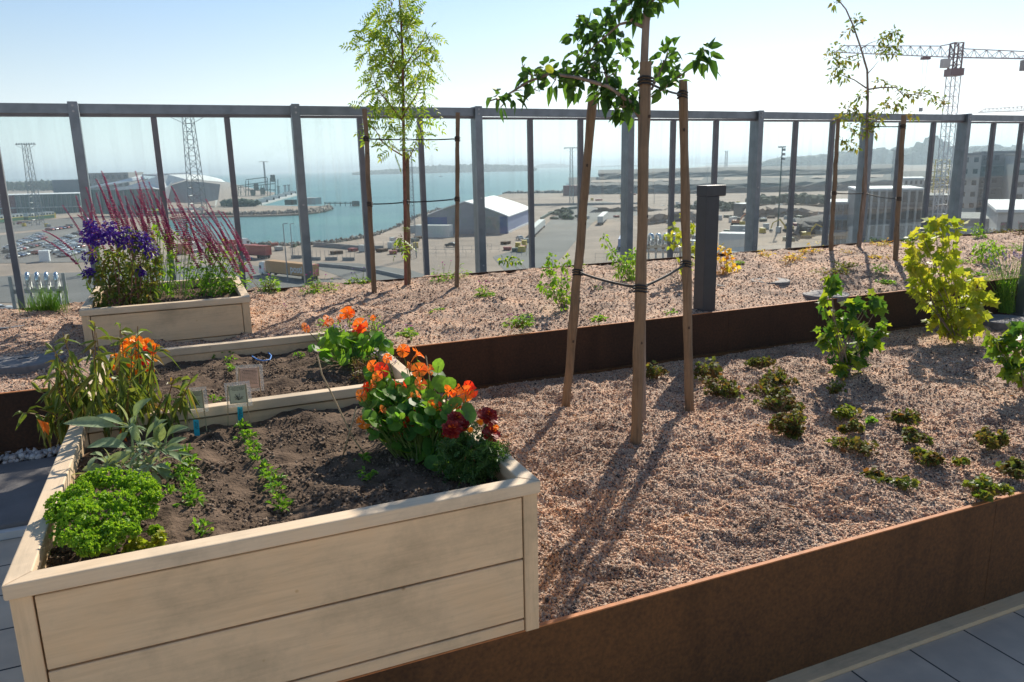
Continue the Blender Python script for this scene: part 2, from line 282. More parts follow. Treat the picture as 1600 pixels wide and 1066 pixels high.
def puff(mb,kind,c,r,n,L,W,mi=0,upb=.4):
    for _ in range(n):
        o=rv(); rr=r*random.random()**.45; p=c+V((o.x,o.y,o.z*.9))*rr; d=(o+rv()*.7+V((0,0,random.uniform(-.5,.4)))); nn=(rv()*.7+z0*upb+o*.3)
        l=L*random.uniform(.65,1.2)
        if kind=='leaf': leaf(mb,p,d,nn,l,W*l/L,mi,random.uniform(.1,.6),random.uniform(.05,.4))
        elif kind=='palm': fanleaf(mb,p,d,nn,PALM,l*.62,mi,random.uniform(-.2,.3),random.uniform(0,.5))
        elif kind=='lob': fanleaf(mb,p,d,nn,LOB,l*.58,mi,random.uniform(-.25,.35),random.uniform(0,.5))
        elif kind=='round': fanleaf(mb,p,d,nn,ROUND,l*.5,mi,random.uniform(.1,.3),0)
        elif kind=='pin': pinnate(mb,p,d,nn,l,W,5,mi,random.uniform(.1,.7))
        elif kind=='curly': curly(mb,p,L,n=5,mi=mi)
import numpy as np
NS=noise.noise
def fbm(x,y,s,o=3,z=0):
    a=1;r=0
    for i in range(o): r+=a*NS(V((x*s,y*s,z))); s*=2.1; a*=.5
    return r
# ================================================================== GARDEN SETTING
WY=1.87; MY=4.36; BY_=6.70; FY=8.40         # near wall, middle wall, fence line
DZ=-.10                           # front deck level
def lowZ(x,y):
    z=.385+.035*fbm(x,y,1.3,2)+.046*fbm(x,y,3.4,3,3)+.020*fbm(x+y*.6,y,12,2,7)
    d=math.hypot(x-2.0,y-3.15); z+=.07*math.exp(-(d/.75)**2)
    e=min(1,max(0,(y-WY)/.12)); z=.383+(z-.383)*e
    e=min(1,max(0,(MY-y)/.2)); return .395+(z-.395)*e
def upZ(x,y):
    t=(y-MY)/(BY_-MY); z=.672+.10*math.sin(min(1,t*1.35)*PI/2)+.03*fbm(x,y,1.1,2,5)+.028*fbm(x,y,5,2,9)+.014*fbm(x,y,13,2,2)
    e=min(1,max(0,(y-MY)/.25)); return .672+(z-.672)*e
def grid(xs,ys,fn,name,m):
    vs=[(x,y,fn(x,y)) for y in ys for x in xs]; nx=len(xs)
    fs=[(j*nx+i,j*nx+i+1,(j+1)*nx+i+1,(j+1)*nx+i) for j in range(len(ys)-1) for i in range(nx-1)]
    b=MB(); b.v=vs; b.f=fs; b.m=[0]*len(fs); return b.build(name,m,None,True)
def fr(a,b,st): n=max(1,int(round((b-a)/st))); return [a+(b-a)*i/n for i in range(n+1)]
S(grid(fr(.84,3.9,.015)+fr(3.94,10,.05),fr(WY,MY,.016),lowZ,'lower_gravel_bed',M['gravel']))
S(grid(fr(-6,1.5,.045)+fr(1.53,6.5,.035)+fr(6.6,16,.08),fr(MY,BY_+.03,.03),upZ,'upper_gravel_bed',M['gravel']))
def pebbles(name,pts,r0_,r1_,m,sink=.35,label=None,cat=None,kind='stuff',parent=None):
    rng=np.random.default_rng(len(pts)+3); P=np.array(pts); n=len(P)
    base=np.array([[1,0,0],[-1,0,0],[0,1,0],[0,-1,0],[0,0,1],[0,0,-1.]])
    F_=np.array([[0,2,4],[2,1,4],[1,3,4],[3,0,4],[2,0,5],[1,2,5],[3,1,5],[0,3,5]])
    r=r0_+(r1_-r0_)*rng.random(n)**3.2
    sc3=np.stack([rng.uniform(.7,1.25,n),rng.uniform(.7,1.25,n),rng.uniform(.5,.95,n)],1)
    v=base[None]*sc3[:,None]*(1+rng.uniform(-.22,.22,(n,6,1)))
    # random rotation
    q=rng.normal(size=(n,4)); q/=np.linalg.norm(q,axis=1)[:,None]; a,b,c,d=q.T
    R=np.stack([1-2*(c*c+d*d),2*(b*c-a*d),2*(b*d+a*c),2*(b*c+a*d),1-2*(b*b+d*d),2*(c*d-a*b),2*(b*d-a*c),2*(c*d+a*b),1-2*(b*b+c*c)],1).reshape(n,3,3)
    v=np.einsum('nij,nkj->nki',R,v)*r[:,None,None]
    v+=P[:,None]; v[:,:,2]+=(r*(.5-sink))[:,None]
    f=(F_[None]+6*np.arange(n)[:,None,None]).reshape(-1,3)
    me=bpy.data.meshes.new(name); me.vertices.add(n*6); me.vertices.foreach_set('co',v.reshape(-1).astype(np.float32))
    me.loops.add(len(f)*3); me.loops.foreach_set('vertex_index',f.reshape(-1).astype(np.int32))
    me.polygons.add(len(f)); me.polygons.foreach_set('loop_start',np.arange(0,len(f)*3,3,dtype=np.int32))
    me.materials.append(m); me.update(calc_edges=True); me.validate()
    o=bpy.data.objects.new(name,me); COL.objects.link(o)
    if parent: o.parent=parent; o.matrix_parent_inverse=Matrix.Translation(-parent.location)
    if kind: o['kind']=kind
    if label: o['label']=label; o['category']=cat
    return o
rnd=random.Random(3)
def sample(n,x0,x1,y0,y1,fn,D0):
    out=[]
    while len(out)<n:
        x=rnd.uniform(x0,x1); y=rnd.uniform(y0,y1); D=Df((x,y,.4))
        if rnd.random()<min(1,(D0/D)**2) and x<y*2.2+.6: out.append((x,y,fn(x,y)))
    return out
pebbles('gravel',sample(150000,.86,7.5,WY+.006,MY-.02,lowZ,2.5),.0024,.0095,M['stones'],label='loose pink and grey gravel covering the lower planting bed',cat='gravel')
pebbles('gravel',sample(52000,-2.6,12,MY+.01,BY_-.01,upZ,5.5),.004,.0115,M['stones'],label='loose pink and grey gravel covering the raised bed below the glass fence',cat='gravel')
# deck in front, paved, with joints as a material
def paving(name,c1,c2,sx,sy,mort=(.03,.03,.032)):
    m,n,b,N,L=node_mat(name); tc=N('ShaderNodeTexCoord'); br=N('ShaderNodeTexBrick'); L(tc.outputs['Object'],br.inputs[0])
    br.inputs['Scale'].default_value=1; br.inputs['Brick Width'].default_value=sx; br.inputs['Row Height'].default_value=sy; br.inputs['Mortar Size'].default_value=.004; br.offset=0
    br.inputs['Color1'].default_value=(*c1,1); br.inputs['Color2'].default_value=(*c2,1); br.inputs['Mortar'].default_value=(*mort,1)
    t=N('ShaderNodeTexNoise'); t.inputs['Scale'].default_value=6; t.inputs['Detail'].default_value=8; L(tc.outputs['Object'],t.inputs[0])
    r=ramp(n,[(.3,(.75,.75,.76)),(.7,(1.15,1.13,1.1))]); L(t.outputs[0],r.inputs[0]); mx=N('ShaderNodeMixRGB'); mx.blend_type='MULTIPLY'; mx.inputs[0].default_value=.8
    L(br.outputs[0],mx.inputs[1]); L(r.outputs[0],mx.inputs[2]); L(mx.outputs[0],b.inputs['Base Color']); b.inputs['Roughness'].default_value=.7
    bp=N('ShaderNodeBump'); bp.invert=True; bp.inputs['Strength'].default_value=.6; bp.inputs['Distance'].default_value=.004; L(br.outputs['Fac'],bp.inputs['Height']); L(bp.outputs[0],b.inputs['Normal'])
    return m
M['deck']=paving('deck_tiles',(.52,.43,.34),(.57,.47,.37),.30,.62); M['terr']=paving('terrace_boards',(.60,.50,.39),(.64,.54,.42),1.2,.24)
S(MB().box((-.47,-6,DZ-.2),(16,WY-.075,DZ)).build('deck',M['deck']))
S(MB().box((.0,WY-.073,DZ-.2),(16,WY-.012,DZ+.02)).build('kerb',M['wood_x']))
S(MB().box((-8,-6,.1),(-.474,3.36,.345)).build('terrace',M['terr']))
S(bev(MB().box((-8,3.40,.1),(-.474,4.19,.392)).build('stone_step',simple('dark_slate',(.17,.16,.155),.7,0,.25,5,.2,60)),.008))
S(MB().box((-8,3.362,.1),(-.474,3.398,.375)).build('step_edging',M['offwhite']))
S(MB().box((-8,4.192,.1),(.0,MY-.02,.375)).build('drainage_strip',M['soil']))
pp=[(rnd.uniform(-3,-.5),rnd.uniform(4.21,4.33),.375+rnd.uniform(0,.02)) for _ in range(700)]
pebbles('pebbles',pp,.016,.028,stone_mat('pale_pebbles',[(0,(.5,.42,.37)),(.4,(.62,.55,.5)),(.7,(.4,.37,.36)),(1,(.7,.66,.62))]),.2,'pale rounded pebbles filling the drainage strip under the left wall','pebbles')
# building body below the garden
S(MB().box((-9,-8,-25.6),(22,9.6,-.32)).build('building_roof_slab',M['offwhite']))
S(MB().box((-9,BY_+.05,-.31),(22,9.6,.30)).build('roof_ledge',M['alu']))
# corten walls
def wallthing(label,x0,x1,y0,z0_,z1,m,lip=None,joints=()):
    w_=T('retaining_wall',label,'retaining wall',((x0+x1)/2,y0,z0_))
    xs=[x0]+sorted(j for j in joints if x0<j<x1)+[x1]
    b=MB()
    for a,c in zip(xs[:-1],xs[1:]): b.box((a+.001,y0,z0_),(c-.001,y0+.014,z1-.0045))
    b.build('steel_plate',m,w_)
    b=MB(); b.box((x0,y0-.0006,z1-.0044),(x1,y0+.0146,z1)); b.build('lit_top_edge',M['rust_lit_edge'],w_)  # top edge strip, coloured brighter to look sunlit
    if lip: b=MB(); b.box((x0,y0-lip[0],z0_-.05),(x1,y0-.001,z0_+lip[1])); b.build('foot_flange',M['rust'],w_)
    return w_
wallthing('rusty brown weathering-steel wall edging the lower gravel bed beside the paved deck',-.47,16,WY-.012,DZ+.0,.397,M['rust'],joints=(2.9,5.4,8))
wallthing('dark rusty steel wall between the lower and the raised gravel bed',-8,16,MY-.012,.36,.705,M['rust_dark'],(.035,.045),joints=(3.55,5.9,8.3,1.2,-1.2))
e=T('edging_strip','thin dark steel edging under the glass fence at the back of the raised bed','edging',(0,BY_-.03,.7))
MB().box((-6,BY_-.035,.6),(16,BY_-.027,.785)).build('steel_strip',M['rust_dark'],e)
# ------------------------------------------------------------------ planters
def planter(label,x0,x1,y0,y1,zb,zt,rw,soilz,faces='FLRB',bh=.195,cap=.038,soilseed=0,clods=9000):
    t=T('wooden_planter',label,'planter',((x0+x1)/2,(y0+y1)/2,zb))
    ov=.008; th=.028; zc=zt-cap; pw=.052
    def boards(side):
        b=MB(); z=zc-.007; 
        while z>zb+.01:
            zl=max(zb,z-bh)
            if side in 'FB':
                yy=y0+ov if side=='F' else y1-ov-th; b.box((x0+pw+.004,yy+.002,zl+.006),(x1-pw-.004,yy+th,z))
            else:
                xx=x0+ov if side=='L' else x1-ov-th; b.box((xx,y0+ov+th+.002,zl+.004),(xx+th,y1-ov-th-.002,z))
            z=zl
        # dark backing behind the grooves
        return b
    wm={'F':M['wood_x'],'B':M['wood_x'],'L':M['wood_y'],'R':M['wood_y']}
    for s_ in faces:
        bev(boards(s_).build({'F':'front_panel','B':'back_panel','L':'side_panel','R':'side_panel'}[s_],wm[s_],t),.002,1)
    # inner lining
    b=MB(); i=ov+th+.003; 
    b.box((x0+i,y0+i,zb),(x1-i,y0+i+.006,zc-.002))
    if 'B' in faces: b.box((x0+i,y1-i-.006,zb),(x1-i,y1-i,zc-.002))
    b.box((x0+i,y0+i+.007,zb),(x0+i+.006,y1-i-.007,zc-.002)); b.box((x1-i-.006,y0+i+.007,zb),(x1-i,y1-i-.007,zc-.002)); b.build('lining',M['wood_y'],t)
    for xx in (x0+ov,x1-pw):
        bev(MB().box((xx,y0+ov,zb),(xx+pw-ov,y0+ov+th-.001,zc-.001)).build('corner_post',M['wood_z'],t),.002,1)
    # mitred rim
    def rim(a,b_,c,d,nm):
        o=MB(); vs=[V((*p,z)) for z in (zc,zt) for p in (a,b_,c,d)]
        o.add(vs,[(3,2,1,0),(4,5,6,7),(0,1,5,4),(1,2,6,5),(2,3,7,6),(3,0,4,7)])
        ax='rim_x' if abs(a[0]-b_[0])>abs(a[1]-b_[1]) else 'rim_y'
        return bev(o.build('rim',M[ax],t),.0035,2)
    g=.0007; X0,X1,Y0,Y1=x0,x1,y0,y1
    rim((X0+g,Y0),(X1-g,Y0),(X1-rw-g,Y0+rw),(X0+rw+g,Y0+rw),'f') 
    if 'B' in faces:
        rim((X1-g,Y1),(X0+g,Y1),(X0+rw+g,Y1-rw),(X1-rw-g,Y1-rw),'b')
        yb=Y1
        rim((X0,Y1-g),(X0,Y0+g),(X0+rw,Y0+rw+g),(X0+rw,Y1-rw-g),'l'); rim((X1,Y0+g),(X1,Y1-g),(X1-rw,Y1-rw-g),(X1-rw,Y0+rw+g),'r')
    else:
        rim((X0,Y1),(X0,Y0+g),(X0+rw,Y0+rw+g),(X0+rw,Y1),'l'); rim((X1,Y0+g),(X1,Y1),(X1-rw,Y1),(X1-rw,Y0+rw+g),'r')
    def sz(x,y): 
        return soilz+.022*fbm(x,y,4,2,soilseed)+.016*fbm(x,y,13,4,soilseed+3)+.05*max(0,(.10-min(x-x0,x1-x,y-y0))/.1)*-.3
    st=.011 if clods>5000 else .02
    so_=grid(fr(x0+i,x1-i,st),fr(y0+i,y1-i if 'B' in faces else y1,st),sz,'soil',M['soil']); so_.parent=t; so_.matrix_parent_inverse=Matrix.Translation(-t.location)
    pts=[]
    for _ in range(clods):
        x=rnd.uniform(x0+i+.01,x1-i-.01); y=rnd.uniform(y0+i+.01,y1-i-.01); 
        if fbm(x,y,5,3,8)*1.6+rnd.uniform(-.5,.5)>-.05: pts.append((x,y,sz(x,y)))
    o=pebbles('soil_crumbs',pts,.0018,.009,M['clod'],.3,parent=t)
    return t,sz
P1,sz1=planter('large pale timber planter in the foreground with parsley, sage and nasturtiums growing in it',-.452,.86,1.837,3.020,.399,.875,.052,.803,'FLR',soilseed=1,clods=17000)
P2,sz2=planter('middle timber planter of mostly bare soil between the foreground planter and the steel wall',-.452,.86,3.024,4.225,.38,.876,.05,.80,'FLRB',soilseed=5,clods=15000)
P3,sz3=planter('small timber planter near the glass fence holding violet and crimson flowers',-.615,.345,5.05,6.13,.66,.98,.05,.925,'FLRB',bh=.197,soilseed=9,clods=4000)
# ------------------------------------------------------------------ glass fence
FE=T('glass_fence','tall steel and glass windbreak fence running along the back edge of the roof garden','fence',(4,FY,.7))
SP=2.006; PX=[-.815-3*SP+SP*k for k in range(13)]
def rz(x): return 2.405-.004*max(0,x-2.5)
for i,x in enumerate(PX):
    b=MB(); b.box((x-.033,FY-.05,.302),(x+.033,FY+.13,rz(x)+.014)); b.box((x-.042,FY-.058,.302),(x+.042,FY-.051,rz(x)+.016)); fp=bev(b.build('fence_post',M['steel'],FE),.003,1)
    for zz in (rz(x)-.02,rz(x)-.07,.62,1.4):
        MB().tube([(x,FY-.066,zz),(x,FY-.058,zz)],.011,6).build('bolt',M['alu'],fp)
    if i<len(PX)-1:
        xn=PX[i+1]; zr_=min(rz(x),rz(xn))
        b=MB(); b.add([(x+.043,y,z) for y in (FY-.012,FY+.075) for z in (rz(x)-.088,rz(x))]+[(xn-.043,y,z) for y in (FY-.012,FY+.075) for z in (rz(xn)-.088,rz(xn))],[(0,1,5,4),(2,6,7,3),(1,3,7,5),(0,4,6,2),(0,2,3,1),(4,5,7,6)]); b.build('top_rail',M['steel'],FE)
        MB().box((x+.043,FY+.002,zr_-.116),(xn-.043,FY+.055,zr_-.092)).build('pane_frame',M['frame'],FE); MB().box((x+.043,FY+.002,.40),(xn-.043,FY+.055,.445)).build('pane_frame',M['frame'],FE)
        for k in range(3):
            xa=x+k*SP/3; xb=x+(k+1)*SP/3
            if k: bev(MB().box((xa-.027,FY-.005,.302),(xa+.027,FY+.06,zr_-.118)).build('mullion',M['frame'],FE),.002,1)
            MB().box((xa+.03,FY+.022,.446),(xb-.03,FY+.03,zr_-.118)).build('glass_pane',M['glass'],FE)
# ------------------------------------------------------------------ bollard lamp
bp_=at(1105,478,.72); BY=bp_.y
bl=T('bollard_lamp','square charcoal metal garden lamp with an overhanging head, standing on the raised bed','garden lamp',bp_)
hz=aty(1103,290,BY).z
bev(MB().box((bp_.x-.062,BY-.03,.60),(bp_.x+.05,BY+.085,hz-.076)).build('lamp_post',M['anth'],bl),.003)
bev(MB().box((bp_.x-.064,BY-.032,hz-.075),(bp_.x+.105,BY+.087,hz)).build('lamp_head',M['anth'],bl),.003)
MB().box((bp_.x+.056,BY-.02,hz-.079),(bp_.x+.10,BY+.075,hz-.0755)).build('lamp_diffuser',M['offwhite'],bl)
# flat round covers and the post at the right edge
def disc(px,py,z,r,h,label):
    p=at(px,py,z); t=T('access_cover',label,'cover',p)
    b=MB(); n=36; vs=[];
    for rr,zz in ((r,-.03),(r,h-.006),(r-.006,h),(r-.03,h),(r-.032,h-.004),(r-.036,h)):
        vs+= [(p.x+rr*math.cos(2*PI*k/n),p.y+rr*math.sin(2*PI*k/n),z+zz) for k in range(n)]
    fs=[(i*n+k,i*n+(k+1)%n,(i+1)*n+(k+1)%n,(i+1)*n+k) for i in range(5) for k in range(n)]+[tuple(5*n+k for k in range(n))]
    b.add(vs,fs); lid=b.build('lid',M['cover'],t); 
    b=MB(); b.box((p.x-.03,p.y-.006,z+h),(p.x+.03,p.y+.006,z+h+.006)); b.build('grip',M['anth'],lid)
M['cover']=simple('grey_cover',(.17,.165,.165),.75,0,.3,30,.3,150)
disc(1203,440,.74,.165,.014,'round grey cover lying in the raised gravel just right of the charcoal garden lamp')
disc(1290,461,.70,.18,.012,'round grey cover at the wall edge, under the shadow of the right-hand young tree')
disc(1135,447,.74,.08,.012,'small round cover half hidden behind the charcoal garden lamp')
disc(1572,504,.40,.21,.03,'round grey cover in the lower gravel behind the tall yellow shrub')
disc(20,511,.74,.20,.03,'round grey cover in the gravel by the left end of the fence')
disc(40,573,.70,.22,.05,'thick dark round cover in the shade left of the small planter')
p=at(1597,492,.40); t=T('grey_post','slim grey metal post at the right edge beside the lavender','post',p)
bev(MB().box((p.x-.03,p.y-.03,.35),(p.x+.05,p.y+.05,aty(1597,368,p.y).z)).build('post_shaft',M['steel'],t),.003); MB().box((p.x-.05,p.y-.05,.36),(p.x+.07,p.y+.07,.41)).build('base_plate',M['steel'],t)
# ------------------------------------------------------------------ pipes outside the fence
def pipes(px0,px1,n,ytop,label,grp):
    for i in range(n):
        px=px0+(px1-px0)*i/(n-1); x=aty(px,ytop,FY+.45).x; zt=aty(px,ytop,FY+.45).z; y=FY+.45
        t=T('vent_pipe',label,'vent pipe',(x,y,.3),grp)
        MB().tube([(x,y,.28),(x,y,zt-.16)],.013,10).build('pipe',M['alu'],t,True)
        pts=[(x,y,zt-.16)]+[(x-.0-.0,y-.05+.05*math.cos(q),zt-.05+.05*math.sin(q)) for q in [PI*k/6 for k in range(7)]]+[(x,y-.10,zt-.15)]
        MB().tube(pts,.021,12).build('bent_head',M['chrome'],t,True)
        MB().tube([(x,y,zt-.20),(x,y,zt-.15)],.024,12).build('collar',M['rubber'],t,True)
    xa=aty(px0-16,ytop,FY+.45).x; xb=aty(px1+14,ytop,FY+.45).x
    t=T('pipe_rail','dull metal rail carrying the %s'%grp,'rail',(xa,FY+.4,.3))
    b=MB(); b.box((xa,FY+.41,.62),(xb,FY+.425,.665)); b.build('crossbar',M['alu'],t)
    for q in (xa,xb-.03): MB().box((q,FY+.39,.302),(q+.03,FY+.409,.80)).build('upright',M['alu'],t)
pipes(29,88,5,427,'polished steel vent pipe with bent head outside the fence at the far left','bent vent pipes outside the left end of the fence')
pipes(1014,1048,4,366,'steel vent pipe with bent white-lit head outside the fence between stake and lamp','bent vent pipes outside the middle of the fence')
# ------------------------------------------------------------------ stakes and straps
def stake(pb,zb,pt,w_,label,grp,dD=0):
    b=at(*pb,zb); D=Df(b); t_=atd(*pt,D+dD); L=(t_-b).length
    t=T('tree_stake',label,'tree stake',b,grp); m=MB(); k=16; pts=[]; rs=[]
    a=b-(t_-b).normalized()*.12
    for i in range(k+1):
        q=a.lerp(t_,i/k)+V((random.uniform(-1,1),random.uniform(-1,1),0))*.0035; pts.append(q); rs.append(w_*(1-.12*i/k)*random.uniform(.9,1.07))
    m.tube(pts,rs,9); pol=m.build('pole',M['stake'],t)
    for f in (.3,.62,.8):
        q=b.lerp(t_,f+random.uniform(-.1,.1)); m=MB(); m.blob(q+V((random.uniform(-.6,.6),-1,0)).normalized()*w_*.86,w_*.28,sx=1,sy=.5,sz=1.3); m.build('knot',M['knot'],pol)
    return b,t_
def strap(pts,label,rings,w_=.0045,grp=None):
    t=T('tree_strap',label,'strap',pts[0],grp)
    for a,b in zip(pts[:-1],pts[1:]):
        m=MB(); a=V(a);b=V(b); mid=bend(a,b,6,-.012); 
        for dz in (-.006,.006): m.tube([q+z0*dz*(1 if i in (0,6) else .4) for i,q in enumerate(mid)],w_,4)
        m.build('band',M['rubber'],t)
    for c,r in rings:
        m=MB(); 
        for dz in (-.014,0,.013): m.tube([V(c)+V((math.cos(q)*r,math.sin(q)*r,dz+.004*math.sin(q*2))) for q in [2*PI*i/10 for i in range(11)]],.0045,5,cap=False)
        m.build('wrap',M['rubber'],t)
G1='stakes round the front tree'
sa=stake((885,632),.40,(926,150),.027,'left-hand leaning wooden stake of the front tree',G1,-.05)
sb=stake((994,697),.43,(1010,97),.0275,'thick middle wooden stake nearest the camera, carrying the front tree',G1)
sc_=stake((1077,635),.41,(1066,125),.027,'right-hand wooden stake of the front tree with a black tie near its top',G1,.05)
def on(s_,py): # point on stake at picture height
    a,b=s_; lo,hi=0,1
    for _ in range(30):
        m_=(lo+hi)/2; q=a.lerp(b,m_)-C0; y=533-q.dot(Uu)*F/q.dot(fw)
        if y>py: lo=m_
        else: hi=m_
    return a.lerp(b,m_)
c_=on(sb,450); l_=on(sa,425); r_=on(sc_,412)
strap([l_,c_,r_],'black rubber straps joining the three stakes of the front tree near the ground',[(l_,.028),(c_,.031),(r_,.027)])
c2=on(sb,127); r2=on(sc_,148)
strap([c2,r2],'black strap between the tops of middle and right front-tree stakes',[(c2,.034),(r2,.026)],.003)
# ================================================================== TREES
def tree(name,label,basepx,zb,trunk,rs,branches,puffs,kind,L,W,lm,bark,dT=0,group=None,extra=None):
    b=at(*basepx,zb); D=Df(b)+dT
    t=T(name,label,'tree',b,group); m=MB()
    pts=[b-z0*.08]+[b]+[atd(x,y,D) for x,y in trunk]; m.tube(pts,[rs[0]]+rs,9); m.build('trunk',bark,t,True)
    for br in branches:
        m=MB(); px=br[0]; r0_=br[1]; dd=br[2]
        P=[atd(x,y,D+dd*i/(len(px)-1)) for i,(x,y) in enumerate(px)]
        m.tube(P,[r0_*(1-.75*i/(len(px)-1)) for i in range(len(px))],6); m.build('branch',bark,t,True)
    m=MB()
    for (x,y,r,n,dd) in puffs:
        c=atd(x,y,D+dd); R=r*(D+dd)/F
        tw=MB()
        puff(m,kind,c,R,int(n*2.5) if lm.name.startswith('bronze') else n if kind!='pin' else max(3,int(n*.9)),L,W)
        for _ in range(max(2,n//5)):
            q=c+rv()*R*.8; m.tube([c,q],[.003,.0012],4,1,False)
    m.build('foliage',[lm,bark],t); return t,D
tree('apple_tree','slim young tree with dark green leaves, tied between the three front stakes',(1003,668),.42,
 [(1002,420),(1003,180),(1008,60),(1012,-10),(1018,-90)],[.021,.021,.020,.018,.017,.014,.008],
 [([(1003,185),(985,160),(950,135),(905,122),(860,115),(825,128),(790,150),(765,158)],.012,-.15),([(1004,42),(985,34),(968,38),(945,58),(920,80),(905,95)],.009,.1),([(985,34),(992,20),(1000,8),(1003,-8)],.006,0),
  ([(1018,152),(1050,128),(1072,112),(1090,98)],.007,-.1),([(1018,140),(1030,115),(1040,92),(1045,72)],.006,.15),([(1012,6),(1024,-2),(1040,-20)],.009,-.1),([(1003,190),(990,172),(970,165)],.006,.1),([(950,135),(945,110),(950,85),(962,95)],.006,.1),([(905,122),(900,140)],.004,0)],
 [(775,150,9,6,-.15),(785,165,8,6,-.15),(800,150,9,7,-.12),(830,118,14,15,-.12),(850,112,15,15,-.1),(868,125,16,16,-.05),(890,118,16,16,0),(905,132,14,12,0),(885,105,10,8,.05),(835,140,10,7,-.1),(818,105,7,4,-.1),
  (925,105,18,26,.05),(940,90,16,20,.05),(950,120,17,22,0),(905,85,9,7,.1),(900,60,9,9,.1),(918,38,14,20,.1),(932,55,15,20,.1),(945,38,14,18,.08),(955,25,9,8,.05),(908,45,9,8,.1),(925,75,12,14,.1),(965,102,6,3,.05),(978,92,5,3,.05),(968,62,8,8,.0),
  (945,140,18,26,.05),(965,150,18,26,0),(975,168,17,26,0),(962,178,12,12,.05),(985,150,12,14,.0),(935,150,9,8,0),(998,140,7,4,0),(992,115,6,3,0),
  (1000,18,11,14,0),(985,5,14,18,.0),(1005,0,13,16,0),(962,2,7,5,0),(1028,0,9,8,-.1),(1040,-20,20,30,-.1),(985,-25,20,30,.05),
  (1036,95,14,18,.1),(1045,78,11,12,.1),(1052,105,10,10,.1),(1030,115,7,5,.1),(1048,128,9,8,-.05),(1038,138,8,6,-.05),(1062,128,6,4,-.1),(1092,88,10,11,-.1),(1106,92,9,9,-.1),(1100,78,7,6,-.1),(1085,95,5,3,-.1)],
 'leaf',.062,.036,M['l_apple'],M['bark'],.03)
m=MB(); q=atd(858,108,3.35); fanleaf(m,q,V((1,0,.2)),V((0,-1,.3)),ROUND,.021); o=m.build('yellow_leaf',M['l_yel'],bpy.data.objects['apple_tree'])
G2='stakes of the young tree with feathery leaves'
ra=stake((585,461),.745,(570,170),.021,'left stake of the feathery-leaved young tree, leaning slightly left',G2)
rb=stake((714,455),.745,(715,176),.019,'right stake of the feathery-leaved young tree, left of the fence post',G2)
rc=stake((639,448),.755,(636,240),.019,'middle stake standing directly behind the trunk of the feathery-leaved tree',G2,.05)
tree('rowan_tree','slender young tree with feathery yellow-green leaves rising above the fence left of centre',(634,450),.752,
 [(633,330),(631,240),(630,150),(629,80),(626,20),(622,-20)],[.014,.014,.013,.012,.010,.008,.005,.003],
 [([(632,245),(615,235),(597,222),(585,200),(575,180)],.007,-.2),([(633,260),(648,230),(655,200)],.006,.2),([(630,190),(610,165),(590,140),(582,115)],.008,-.1),([(630,180),(650,150),(668,110)],.008,.15),([(629,130),(605,95),(580,70)],.007,.1),([(629,110),(648,80),(672,50)],.007,-.1),([(628,70),(610,40),(600,15)],.006,0),([(627,60),(645,30),(655,10)],.005,.1)],
 [(612,10,22,20,0),(635,12,20,18,.05),(595,30,20,18,.1),(650,30,14,11,0),(620,35,24,26,-.1),(580,55,17,14,.1),(605,62,24,28,-.05),(640,60,24,28,.1),(665,52,12,8,-.1),(585,85,24,22,0),(615,95,26,32,-.1),(650,92,26,30,.1),(675,80,14,10,0),(590,120,22,20,.1),(622,128,26,30,0),(655,125,22,22,.1),(672,105,12,8,.1),(600,148,22,22,-.1),(635,160,22,24,0),(660,155,14,10,.1),(652,188,15,12,.15),(632,195,14,10,-.1),(590,200,11,8,-.15),(600,185,12,8,-.15),(572,172,10,6,-.2),(612,232,10,6,-.2),(597,222,8,5,-.1),(566,200,7,3,-.2),(660,215,9,5,.15),(625,0,14,12,0),(628,370,8,4,-.1),(618,372,7,3,-.1)],
 'pin',.13,.040,M['l_rowan'],M['bark2'],-.02)
l2=on(ra,217); m2=on(rb,217); strap([l2,atd(633,218,Df(l2)*.5+Df(m2)*.5),m2],'upper black strap across the feathery-leaved tree and its two stakes',[(l2,.021),(m2,.02)],.0035)
l2=on(ra,319); m2=on(rb,311); t2=atd(634,316,Df(rc[0])-.02); strap([l2,t2,m2],'lower black strap across the feathery-leaved tree, at half the fence height',[(l2,.021),(t2,.021),(m2,.02)],.0035)
G3='stakes of the right-hand young tree'
qa=stake((1298,392),.765,(1310,186),.024,'left stake of the sparse young tree below the tower crane',G3)
qb=stake((1399,404),.765,(1412,180),.026,'right stake of the sparse young tree below the tower crane',G3)
qc=stake((1341,386),.765,(1352,262),.02,'rear stake close behind the trunk of the sparse young tree',G3,.1)
